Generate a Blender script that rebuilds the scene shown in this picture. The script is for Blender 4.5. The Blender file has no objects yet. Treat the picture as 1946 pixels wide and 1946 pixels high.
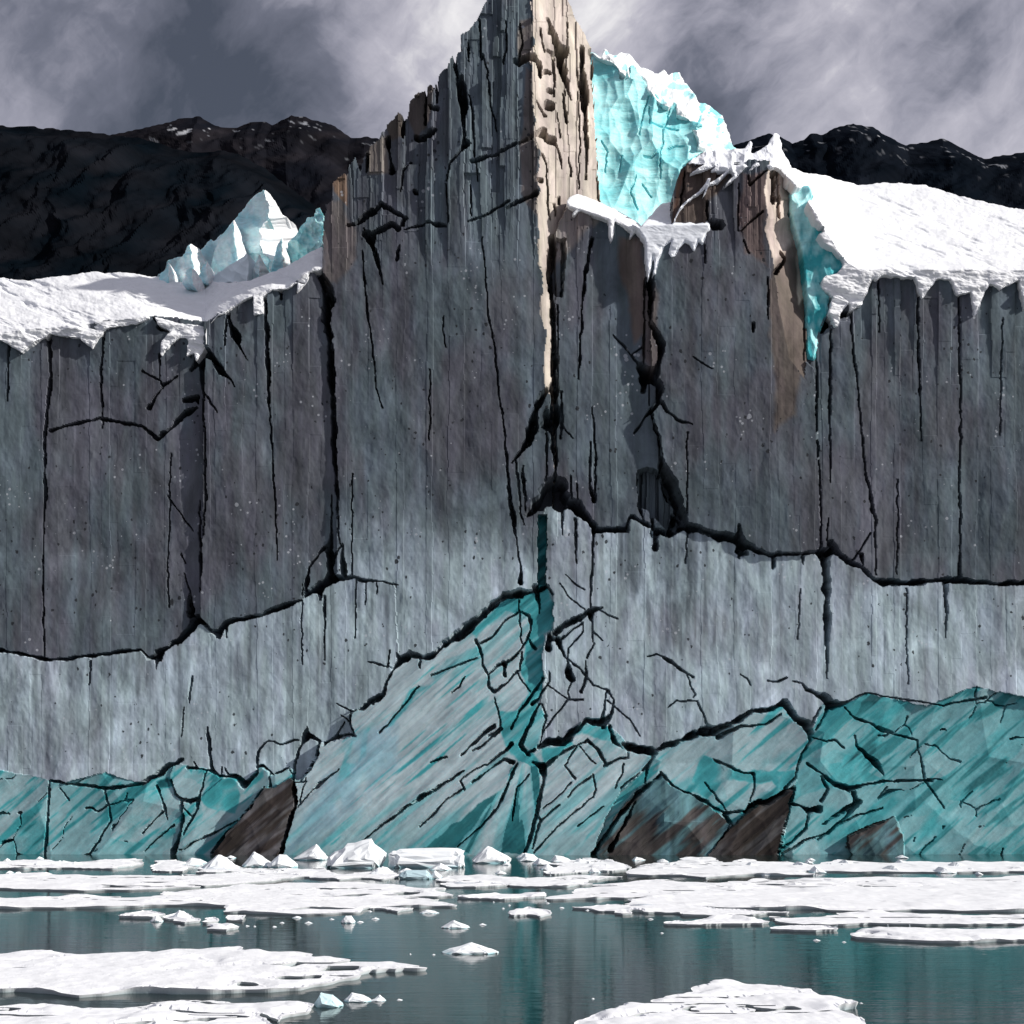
import bpy, bmesh, math, random
import numpy as np
from mathutils import Vector

# ------------------------------------------------------------------ frame
F, U0, VH, HC = 2700.0, 973.0, 1480.0, 10.67      # focal length (px), principal column, horizon row, eye height (m)
S = 3.864
scene = bpy.context.scene
COL = scene.collection
rnd = random.Random(7)

def T(x0, y0, s):
    a = np.array([[float(t) for t in p.split(',')] for p in s.split()])
    a[:, 0] = x0 + a[:, 0] / S
    a[:, 1] = y0 + a[:, 1] / S
    if a.shape[1] > 2:
        a[:, 2] = a[:, 2] / S
    return a

def cat(*a):
    return np.vstack([np.asarray(x, float).reshape(-1, 2) for x in a])

# ------------------------------------------------------------------ noise
_tab = {}
def vn(x, y, seed):
    if seed not in _tab:
        _tab[seed] = np.random.default_rng(seed).random((256, 256))
    t = _tab[seed]
    x0 = np.floor(x); y0 = np.floor(y)
    fx = x - x0; fy = y - y0
    fx = fx * fx * (3 - 2 * fx); fy = fy * fy * (3 - 2 * fy)
    xi = x0.astype(np.int64) & 255; yi = y0.astype(np.int64) & 255
    xj = (xi + 1) & 255; yj = (yi + 1) & 255
    return ((t[yi, xi] * (1 - fx) + t[yi, xj] * fx) * (1 - fy) + (t[yj, xi] * (1 - fx) + t[yj, xj] * fx) * fy)

def fbm(x, y, seed, o=4):
    r = 0; a = .5; n = 0
    for k in range(o):
        r = r + a * (vn(x * 2**k + 17.3 * k, y * 2**k + 9.1 * k, seed + k) - .5)
        n += a; a *= .5
    return r / n * 2            # about -1..1

def sst(a, b, x):
    t = np.clip((x - a) / (b - a), 0, 1)
    return t * t * (3 - 2 * t)

def facets(u, v, size, seed):
    """random tilted planes over jittered cells -> facet height (about -1..1)"""
    rg = np.random.default_rng(seed)
    J = rg.random((128, 128, 2)); P = rg.uniform(-1, 1, (128, 128, 3))
    x = u / size; y = v / size
    xi = np.floor(x).astype(int); yi = np.floor(y).astype(int)
    h = np.full(x.shape, -9.0)
    for dx in (-1, 0, 1):
        for dy in (-1, 0, 1):
            cx = xi + dx; cy = yi + dy
            j = J[cy & 127, cx & 127]; p = P[cy & 127, cx & 127]
            ex = x - cx - j[..., 0]; ey = y - cy - j[..., 1]
            h = np.maximum(h, p[..., 2] * .3 + .7 * p[..., 0] * ex + .7 * p[..., 1] * ey - .75 * (ex * ex + ey * ey))
    return h * 1.5

# ------------------------------------------------------------------ polygons
def inside(poly, x, y):
    r = np.zeros(x.shape, bool)
    n = len(poly)
    for i in range(n):
        xa, ya = poly[i][:2]; xb, yb = poly[(i + 1) % n][:2]
        if ya == yb: continue
        c = ((ya > y) != (yb > y)) & (x < (xb - xa) * (y - ya) / (yb - ya) + xa)
        r ^= c
    return r

def pdist(poly, x, y, closed=True):
    d = np.full(x.shape, 1e9)
    n = len(poly)
    for i in range(n if closed else n - 1):
        a = poly[i][:2]; b = poly[(i + 1) % n][:2]
        ex, ey = b[0] - a[0], b[1] - a[1]
        L = ex * ex + ey * ey + 1e-9
        t = np.clip(((x - a[0]) * ex + (y - a[1]) * ey) / L, 0, 1)
        d = np.minimum(d, (x - a[0] - t * ex)**2 + (y - a[1] - t * ey)**2)
    return np.sqrt(d)

def interp(poly, v):      # u as a function of v along a polyline (v ascending)
    p = np.asarray(poly)[:, :2]
    o = np.argsort(p[:, 1])
    return np.interp(v, p[o, 1], p[o, 0])

def interpu(poly, u):     # v as a function of u
    p = np.asarray(poly)[:, :2]
    o = np.argsort(p[:, 0])
    return np.interp(u, p[o, 0], p[o, 1])

# ------------------------------------------------------------------ objects
def tag(o, label=None, cat_=None, group=None, kind=None):
    if label: o['label'] = label
    if cat_: o['category'] = cat_
    if group: o['group'] = group
    if kind: o['kind'] = kind
    return o

def empty(name, loc):
    o = bpy.data.objects.new(name, None)
    o.empty_display_size = 1
    COL.objects.link(o); o.location = loc
    return o

def mk(name, verts, quads, mat, parent=None, col=None, smooth=False, tris=None):
    """numpy verts/quads -> one mesh object with its origin at its base"""
    verts = np.asarray(verts, np.float64)
    if parent is not None:
        org = np.array(parent.location)
    else:
        org = np.array([(verts[:, 0].min() + verts[:, 0].max()) / 2, (verts[:, 1].min() + verts[:, 1].max()) / 2, max(verts[:, 2].min(), -1.0)])
    me = bpy.data.meshes.new(name)
    nv = len(verts)
    me.vertices.add(nv)
    me.vertices.foreach_set('co', (verts - org).astype(np.float32).ravel())
    loops = np.asarray(quads, np.int32).ravel(); k = np.asarray(quads).shape[1]
    nf = len(quads)
    me.loops.add(len(loops)); me.loops.foreach_set('vertex_index', loops)
    me.polygons.add(nf)
    me.polygons.foreach_set('loop_start', np.arange(0, nf * k, k, dtype=np.int32))
    me.polygons.foreach_set('use_smooth', np.full(nf, smooth, dtype=bool))
    me.update(calc_edges=True)
    me.validate()
    if col is not None:
        a = me.color_attributes.new('tint', 'FLOAT_COLOR', 'POINT')
        c = np.ones((nv, 4), np.float32); c[:, :3] = col
        a.data.foreach_set('color', c.ravel())
    me.materials.append(mat)
    o = bpy.data.objects.new(name, me)
    COL.objects.link(o)
    if parent is not None:
        o.parent = parent
    else:
        o.location = org
    return o

def unproj(u, v, Y):
    return (u - U0) * Y / F, HC - (v - VH) * Y / F

def grid_mesh(cells, X, Y, Z, col, back, smooth=0, inset=0.0):
    """front sheet over the cells of a grid + walls running back to depth `back` (array or scalar)"""
    ny, nx = X.shape
    used = np.zeros((ny, nx), bool)
    used[:-1, :-1] |= cells; used[1:, :-1] |= cells; used[:-1, 1:] |= cells; used[1:, 1:] |= cells
    idx = -np.ones((ny, nx), np.int64); n = used.sum(); idx[used] = np.arange(n)
    V = np.stack([X[used], Y[used], Z[used]], 1)
    C = col[used]
    jj, ii = np.nonzero(cells)
    Q = np.stack([idx[jj, ii], idx[jj + 1, ii], idx[jj + 1, ii + 1], idx[jj, ii + 1]], 1)
    pad = np.pad(cells, 1)
    E = []
    up = cells & ~pad[:-2, 1:-1]; j, i = np.nonzero(up); E.append(np.stack([idx[j, i + 1], idx[j, i]], 1) if 0 else np.stack([idx[j, i], idx[j, i + 1]], 1))
    dn = cells & ~pad[2:, 1:-1]; j, i = np.nonzero(dn); E.append(np.stack([idx[j + 1, i + 1], idx[j + 1, i]], 1))
    lf = cells & ~pad[1:-1, :-2]; j, i = np.nonzero(lf); E.append(np.stack([idx[j + 1, i], idx[j, i]], 1))
    rt = cells & ~pad[1:-1, 2:]; j, i = np.nonzero(rt); E.append(np.stack([idx[j, i + 1], idx[j + 1, i + 1]], 1))
    E = np.vstack(E)
    bv = np.unique(E)
    m = -np.ones(n, np.int64); m[bv] = n + np.arange(len(bv))
    for _ in range(smooth):
        acc = np.zeros((n, 3)); cnt = np.zeros(n)
        for a_, b_ in ((0, 1), (1, 0)):
            np.add.at(acc, E[:, a_], V[E[:, b_]]); np.add.at(cnt, E[:, a_], 1)
        V[bv] = .5 * V[bv] + .5 * acc[bv] / cnt[bv][:, None]
    B = V[bv].copy()
    if inset:
        d_ = V[E[:, 1]] - V[E[:, 0]]
        nr = np.stack([-d_[:, 2], d_[:, 0]], 1); acc = np.zeros((n, 2))
        for a_ in (0, 1): np.add.at(acc, E[:, a_], nr)
        nn = acc[bv] / (np.hypot(acc[bv][:, 0], acc[bv][:, 1])[:, None] + 1e-9)
        B[:, 0] -= nn[:, 0] * inset; B[:, 2] -= nn[:, 1] * inset
    bk = back[used][bv] if isinstance(back, np.ndarray) else back
    B[:, 1] = np.maximum(B[:, 1] + .05, bk)
    V = np.vstack([V, B]); C = np.vstack([C, C[bv]])
    Q = np.vstack([Q, np.stack([E[:, 0], E[:, 1], m[E[:, 1]], m[E[:, 0]]], 1)])
    return V, Q, C

# ------------------------------------------------------------------ materials
def nodes(name):
    m = bpy.data.materials.new(name); m.use_nodes = True
    nt = m.node_tree; nt.nodes.clear()
    out = nt.nodes.new('ShaderNodeOutputMaterial')
    b = nt.nodes.new('ShaderNodeBsdfPrincipled')
    nt.links.new(b.outputs[0], out.inputs[0])
    return m, nt, b

class N:
    def __init__(s, nt): s.nt = nt
    def new(s, t, **k):
        n = s.nt.nodes.new(t)
        for a, v in k.items(): setattr(n, a, v)
        return n
    def link(s, a, b): s.nt.links.new(a, b)
    def math(s, op, a, b=None, c=None, clamp=False):
        n = s.new('ShaderNodeMath', operation=op); n.use_clamp = clamp
        for i, x in enumerate((a, b, c)):
            if x is None: continue
            if isinstance(x, (int, float)): n.inputs[i].default_value = x
            else: s.link(x, n.inputs[i])
        return n.outputs[0]
    def vmath(s, op, a, b):
        n = s.new('ShaderNodeVectorMath', operation=op)
        for i, x in enumerate((a, b)):
            if isinstance(x, (tuple, list)): n.inputs[i].default_value = x
            else: s.link(x, n.inputs[i])
        return n
    def mix(s, f, a, b, t='MIX'):
        n = s.new('ShaderNodeMix', data_type='RGBA', blend_type=t)
        for i, x in ((0, f), (6, a), (7, b)):
            if isinstance(x, (int, float)): n.inputs[i].default_value = x
            elif isinstance(x, tuple): n.inputs[i].default_value = x
            else: s.link(x, n.inputs[i])
        return n.outputs[2]
    def noise(s, vec, scale, detail=4, rough=.55, dist=0):
        n = s.new('ShaderNodeTexNoise'); n.inputs['Scale'].default_value = scale
        n.inputs['Detail'].default_value = detail; n.inputs['Roughness'].default_value = rough
        n.inputs['Distortion'].default_value = dist
        s.link(vec, n.inputs['Vector']); return n.outputs['Fac']
    def ramp(s, f, *st):
        n = s.new('ShaderNodeValToRGB'); e = n.color_ramp.elements
        while len(e) < len(st): e.new(.5)
        for q, (p, c) in zip(e, st):
            q.position = p; q.color = (c if isinstance(c, tuple) else (c, c, c)) + (1,)
        s.link(f, n.inputs[0]); return n.outputs[0]

def stretch(n, pos, sc, rot=(0, 0, 0)):
    mp = n.new('ShaderNodeMapping'); mp.inputs['Scale'].default_value = sc; mp.inputs['Rotation'].default_value = rot
    n.link(pos, mp.inputs['Vector']); return mp.outputs[0]

def rock_material(name, streak=.36, pits=True, rough=.85):
    m, nt, b = nodes(name); n = N(nt)
    pos = n.new('ShaderNodeNewGeometry').outputs['Position']
    at = n.new('ShaderNodeAttribute', attribute_name='tint').outputs['Color']
    st = n.noise(stretch(n, pos, (.55, .2, .03)), 1.0, 4, .55)            # long vertical wash marks
    st2 = n.noise(stretch(n, pos, (2.2, .4, .05)), 1.0, 2, .5)
    blot = n.noise(stretch(n, pos, (.22, .2, .12)), 1.0, 9, .66, .8)
    f1 = n.ramp(st, (.3, 1 - streak * .75), (.5, 1.0), (.72, 1 + streak * .8))
    f2 = n.ramp(st2, (.3, 1 - streak * .16), (.7, 1 + streak * .10))
    f3 = n.ramp(blot, (.30, .60), (.5, .98), (.70, 1.46))
    c = n.mix(1, at, f1, 'MULTIPLY'); c = n.mix(1, c, f2, 'MULTIPLY'); c = n.mix(1, c, f3, 'MULTIPLY')
    hue = n.noise(stretch(n, pos, (.5, .3, .12)), 1.0, 4, .6)
    c = n.mix(n.ramp(hue, (.42, 0.0), (.60, .9)), c, n.mix(1, c, (1.0, .955, 1.03, 1), 'MULTIPLY'))
    if pits:
        vo = n.new('ShaderNodeTexVoronoi'); vo.inputs['Scale'].default_value = .78
        vo.inputs['Randomness'].default_value = 1
        w = n.vmath('ADD', stretch(n, pos, (1, .6, .8)), n.vmath('SCALE', n.new('ShaderNodeTexNoise').outputs['Color'], (0, 0, 0)).outputs[0]).outputs[0]
        n.link(w, vo.inputs['Vector'])
        cl = n.noise(pos, .13, 2)
        thr = n.math('MULTIPLY', n.math('SUBTRACT', cl, .36, clamp=True), .62)
        wob = n.noise(pos, 3.1, 2)
        thr = n.math('MULTIPLY', thr, n.math('MULTIPLY', wob, 1.9))
        fleck = n.math('LESS_THAN', vo.outputs['Distance'], thr)
        c = n.mix(n.math('MULTIPLY', fleck, .9), c, (.012, .014, .018, 1))
        vo2 = n.new('ShaderNodeTexVoronoi'); vo2.inputs['Scale'].default_value = 1.1; n.link(pos, vo2.inputs['Vector'])
        thr2 = n.math('MULTIPLY', n.math('SUBTRACT', n.noise(pos, .21, 2), .52, clamp=True), 1.3)
        fl2 = n.math('LESS_THAN', vo2.outputs['Distance'], thr2)
        c = n.mix(n.math('MULTIPLY', fl2, .45), c, (.5, .53, .58, 1))
    n.link(c, b.inputs['Base Color'])
    b.inputs['Roughness'].default_value = rough
    b.inputs['Specular IOR Level'].default_value = .25
    bump = n.new('ShaderNodeBump'); bump.inputs['Strength'].default_value = .13; bump.inputs['Distance'].default_value = .1
    n.link(n.noise(pos, 2.2, 6, .68), bump.inputs['Height'])
    n.link(bump.outputs[0], b.inputs['Normal'])
    return m

def ice_material(name, rough=.4, rot=.72, streak=.35):
    m, nt, b = nodes(name); n = N(nt)
    pos = n.new('ShaderNodeNewGeometry').outputs['Position']
    at = n.new('ShaderNodeAttribute', attribute_name='tint').outputs['Color']
    st = n.noise(stretch(n, stretch(n, pos, (1, 1, 1), (0, rot, 0)), (.12, .3, 1.5)), 1.0, 5, .6)
    bl = n.noise(pos, .5, 5, .6, .5)
    c = n.mix(1, at, n.ramp(st, (.3, 1 - streak), (.7, 1 + streak * .7)), 'MULTIPLY')
    b.inputs['Subsurface Weight'].default_value = .3; b.inputs['Subsurface Radius'].default_value = (.35, .9, 1.0); b.inputs['Subsurface Scale'].default_value = .8
    c = n.mix(1, c, n.ramp(bl, (.3, .86), (.7, 1.14)), 'MULTIPLY')
    n.link(c, b.inputs['Base Color'])
    b.inputs['Roughness'].default_value = rough
    b.inputs['Specular IOR Level'].default_value = .22
    bump = n.new('ShaderNodeBump'); bump.inputs['Strength'].default_value = .4; bump.inputs['Distance'].default_value = .1
    n.link(n.math('ADD', n.noise(pos, 2.2, 4, .6), st), bump.inputs['Height'])
    n.link(bump.outputs[0], b.inputs['Normal'])
    return m

def snow_material(name, base=(.86, .87, .89)):
    m, nt, b = nodes(name); n = N(nt)
    pos = n.new('ShaderNodeNewGeometry').outputs['Position']
    at = n.new('ShaderNodeAttribute', attribute_name='tint').outputs['Color']
    c = n.mix(1, at, n.ramp(n.noise(pos, .6, 5), (.3, .93), (.7, 1.03)), 'MULTIPLY')
    vo = n.new('ShaderNodeTexVoronoi'); vo.inputs['Scale'].default_value = .8; n.link(stretch(n, pos, (.5, .4, 1)), vo.inputs['Vector'])
    thr = n.math('MULTIPLY', n.math('SUBTRACT', n.noise(pos, .15, 2), .5, clamp=True), .55)
    c = n.mix(n.math('MULTIPLY', n.math('LESS_THAN', vo.outputs['Distance'], thr), .6), c, (.2, .24, .28, 1))
    n.link(c, b.inputs['Base Color'])
    b.inputs['Roughness'].default_value = .75
    b.inputs['Specular IOR Level'].default_value = .25
    bump = n.new('ShaderNodeBump'); bump.inputs['Strength'].default_value = .2; bump.inputs['Distance'].default_value = .1
    n.link(n.noise(pos, 1.7, 5, .6), bump.inputs['Height'])
    n.link(bump.outputs[0], b.inputs['Normal'])
    return m

def mountain_material():
    m, nt, b = nodes('dark_mountain'); n = N(nt)
    pos = n.new('ShaderNodeNewGeometry').outputs['Position']
    at = n.new('ShaderNodeAttribute', attribute_name='tint').outputs['Color']
    st = n.noise(stretch(n, stretch(n, pos, (1, 1, 1), (0, -.45, 0)), (.004, .004, .03)), 1, 6, .6)
    c = n.mix(1, at, n.ramp(st, (.32, .6), (.7, 1.5)), 'MULTIPLY')
    n.link(c, b.inputs['Base Color']); b.inputs['Roughness'].default_value = .95
    b.inputs['Specular IOR Level'].default_value = .0
    bump = n.new('ShaderNodeBump'); bump.inputs['Strength'].default_value = .4; bump.inputs['Distance'].default_value = 2
    n.link(n.noise(pos, .05, 6, .65), bump.inputs['Height']); n.link(bump.outputs[0], b.inputs['Normal'])
    return m

def water_material():
    m, nt, b = nodes('cold_water'); n = N(nt)
    pos = n.new('ShaderNodeNewGeometry').outputs['Position']
    tint = n.noise(stretch(n, pos, (.05, .12, 1)), 1, 3)
    n.link(n.mix(tint, (.006, .014, .0135, 1), (.010, .024, .023, 1)), b.inputs['Base Color'])
    b.inputs['Roughness'].default_value = .045
    b.inputs['IOR'].default_value = 1.33
    w1 = n.noise(stretch(n, pos, (.35, 1.6, 1)), 1, 4, .55)
    w2 = n.noise(stretch(n, pos, (.06, .35, 1)), 1, 3, .5)
    bump = n.new('ShaderNodeBump'); bump.inputs['Strength'].default_value = .2; bump.inputs['Distance'].default_value = .08
    n.link(n.math('ADD', w1, n.math('MULTIPLY', w2, 1.2)), bump.inputs['Height'])
    n.link(bump.outputs[0], b.inputs['Normal'])
    return m

ROCK = rock_material('weathered_grey_rock')
TAN = rock_material('tan_rock', .3, False)
BOULDER = rock_material('dark_boulder_rock', .45, False)
ICE = ice_material('teal_ice', .5, .72, .17)
ICEV = ice_material('blue_ice', .5, .15, .14)
SNOW = snow_material('snow')
MOUNT = mountain_material()
WATER = water_material()

# ------------------------------------------------------------------ the cliff: outlines (photo pixels)
silh_tower_left = T(600, 0, "45,1932 50,1700 55,1600 75,1500 62,1490 110,1465 118,1340 130,1330 230,1260 235,1195 280,1140 320,1250 355,1110 370,1090 460,1010 475,980 515,925 510,900 600,815 640,850 665,840 690,715 830,615 860,620 870,580 885,600 890,655 900,540 920,500 985,455 1000,375 1075,380 1060,250 1110,200 1180,120")
tower_top = np.array([(925, -10), (950, -60), (985, -88), (1012, -80)])
tower_edge = cat([(1012, -80)], T(600, 0, "1585,120 1588,360 1600,720 1590,950 1640,1080 1630,1450 1640,1700 1645,1932"), T(900, 450, "500,500 520,900 525,1130 560,1160"), [(1053, 760), (1056, 840), (1053, 960)])
side_right = cat([(1012, -80), (1040, -60), (1075, -10)], T(900, 0, "745,125 800,230 845,330 870,375 890,900 915,1250 930,1475"))
C3 = cat(T(900, 0, "930,1475 690,1490 640,1600 600,1700 560,1932"), T(900, 450, "575,450 590,1000 600,1250 605,1500 600,1700 590,1800 600,1932"))
tower_front = cat(silh_tower_left, tower_top, tower_edge, [(1053, 1664), (600, 1664), (640, 1085)], T(250, 450, "1510,1932 1490,1600 1475,1200 1460,800 1430,450 1395,230"))
tower_side = cat(tower_edge, [(1056, 900)], C3[::-1], side_right[::-1])
colA = cat([(-270, 625), (-150, 615), (0, 632), (90, 622), (180, 612), (267, 602), (300, 600), (392, 612), (388, 700), (386, 950), (380, 1125), (378, 1664), (-270, 1664)])
colB = cat([(388, 612)], T(250, 450, "640,565 720,530 750,500 880,425 955,430 1030,375 1130,370 1220,310 1300,250 1340,205 1400,230 1430,450 1460,800 1475,1200 1490,1600 1510,1932"), [(640, 1085), (640, 1664), (378, 1664), (380, 1125), (386, 950), (388, 700)])
colD = cat(C3[1:], [(1053, 1664), (1300, 1664), (1300, 1000), (1288, 950), (1262, 890), (1254, 830), (1240, 781), (1252, 745), (1240, 709), (1236, 631), (1235, 535), (1226, 470), (1226, 448)], T(900, 0, "1190,1680 1100,1650 980,1590 830,1540 690,1490"))
E_right = cat(T(1200, 0, "1130,1270 1160,1400 1170,1570 1210,1680 1240,1800 1275,1932"), T(1200, 450, "1285,300 1280,600 1275,900"), [(1548, 700), (1552, 760), (1555, 864), (1558, 1030), (1558, 1664)])
colE = cat([(1226, 500)], T(1200, 0, "150,1800 285,1650 300,1450 340,1300 365,1220 410,1190 550,1185 700,1190 850,1180 960,1180 1050,1200"), E_right, [(1300, 1664), (1300, 1000), (1288, 950), (1262, 890), (1254, 830), (1240, 781), (1252, 745), (1240, 709), (1236, 631), (1235, 535)])
E_edge = cat(T(1200, 0, "1010,1200 1000,1240 970,1400 1000,1600 975,1690 1030,1850 1035,1930"), [(1469, 489), (1480, 580), (1500, 680), (1530, 720)])
E_side = cat(E_edge, [(1531, 690)], E_right[:8][::-1], [(1485, 315)])
colF = cat([(1531, 690), (1540, 640), (1551, 620), (1575, 585), (1615, 570), (1645, 540), (1655, 526), (1679, 520), (1760, 518), (1850, 530), (1950, 520), (2100, 517), (2230, 515), (2230, 1664), (1558, 1664), (1558, 1030), (1555, 864), (1552, 760), (1548, 700)])
H1 = T(250, 900, "-2100,1300 -1500,1350 -1000,1290 -600,1370 -300,1340 -100,1310 66,1295 115,1360 180,1345 240,1290 350,1220 430,1130 470,1070 530,1090 590,1160 640,1160 700,1090 800,1065 950,1035 1110,970 1240,930 1280,880 1380,830 1450,775 1540,765 1640,760 1700,785 1830,785 1930,810")
lowL = cat(H1, [(757, 1240), (740, 1664), (-270, 1664)])
H2 = cat(T(900, 900, "520,280 525,230 560,170 650,200 760,280 880,380 900,412 1130,418 1145,330 1165,310 1280,390 1440,450"), T(1200, 900, "340,420 480,410 600,440 760,480 850,530 1000,600 1200,590 1380,580 1480,570 1560,620 1620,665 1680,690 1780,780 1850,790 2100,800 2300,770 2700,810 3300,780 4000,800"))
lowR = cat(H2, [(2230, 1664), (1040, 1664), (1036, 1107)])
I2 = T(600, 900, "260,1740 340,1720 490,1620 520,1530 590,1400 640,1360 690,1320 780,1355 850,1345 980,1230 1120,1130 1250,1020 1390,890 1500,880 1630,845 1630,300 1700,300 1690,800 1745,880 1745,1150 1690,1180 1660,1330 1675,1500")
mound = cat(I2, T(900, 900, "490,1680 530,1800"), T(900, 1250, "535,430 475,650 520,610 640,620 720,550 800,470 930,475 1010,500 1100,600 1200,680 1330,705 1240,840 1080,980 960,1200 870,1450 860,1640"), T(250, 1250, "1040,1640 1090,1440 1140,1280 1210,1050 1195,900 1240,900 1370,700 1385,620 1420,630 1640,575 1605,480 1620,400"))
iceL = cat([(-270, 1478), (-150, 1500), (0, 1462), (120, 1488), (200, 1468)], T(250, 1250, "66,930 90,940 145,870 160,890 205,840 270,780 300,790 400,790 440,810 545,810 590,840 640,870 760,870 830,920 910,830 930,800 970,795 1010,830 1040,860 1160,810 1195,830 1210,1050 1090,1440 1040,1640"), [(-270, 1664)])
iceL2 = T(250, 1250, "300,780 400,790 440,810 545,810 590,840 640,870 760,870 830,920 910,830 930,800 970,795 1010,830 1040,860 1160,810 1195,830 1210,1050 1090,1440 1040,1640 300,1640 310,1430 345,1330 375,1200 370,1040 320,1000 280,900")
R1 = cat(T(900, 1250, "1330,705 1440,640 1560,590 1680,530 1800,540"), T(1200, 1250, "640,540 750,470 870,390 1000,380 1120,330 1200,430 1300,500 1310,560 1300,620 1250,700 1220,800 1200,950 1150,1640 -300,1640"), T(900, 1250, "860,1640 870,1450 960,1200 1080,980 1240,840"))
R2 = cat(T(1200, 1250, "1310,560 1400,340 1470,330 1530,350 1620,310 1730,260 1850,285"), [(1760, 1342), (1850, 1305), (2000, 1335), (2230, 1320), (2230, 1664)], T(1200, 1250, "1060,1640 1150,1150 1200,950 1220,800 1250,700 1300,620"))
b_left = T(250, 1250, "560,1640 590,1445 700,1280 840,1120 970,960 1040,955 1160,880 1195,920 1215,1060 1150,1280 1110,1400 1090,1640")
b_right = cat(T(900, 1250, "860,1640 880,1450 960,1320 1040,1170 1210,960 1380,850 1450,940 1600,1000 1760,1110 1890,1220"), T(1200, 1250, "600,1400 560,1640"))
b_wedge = T(1200, 1250, "540,1640 560,1450 700,1280 880,1110 1000,1060 1200,950 1150,1150 1110,1300 1080,1460 1070,1640")
b_far = cat(T(1200, 1250, "1620,1640 1620,1450 1580,1380 1590,1310 1850,1200"), [(1700, 1550), (1716, 1590), (1722, 1664)])

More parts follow.
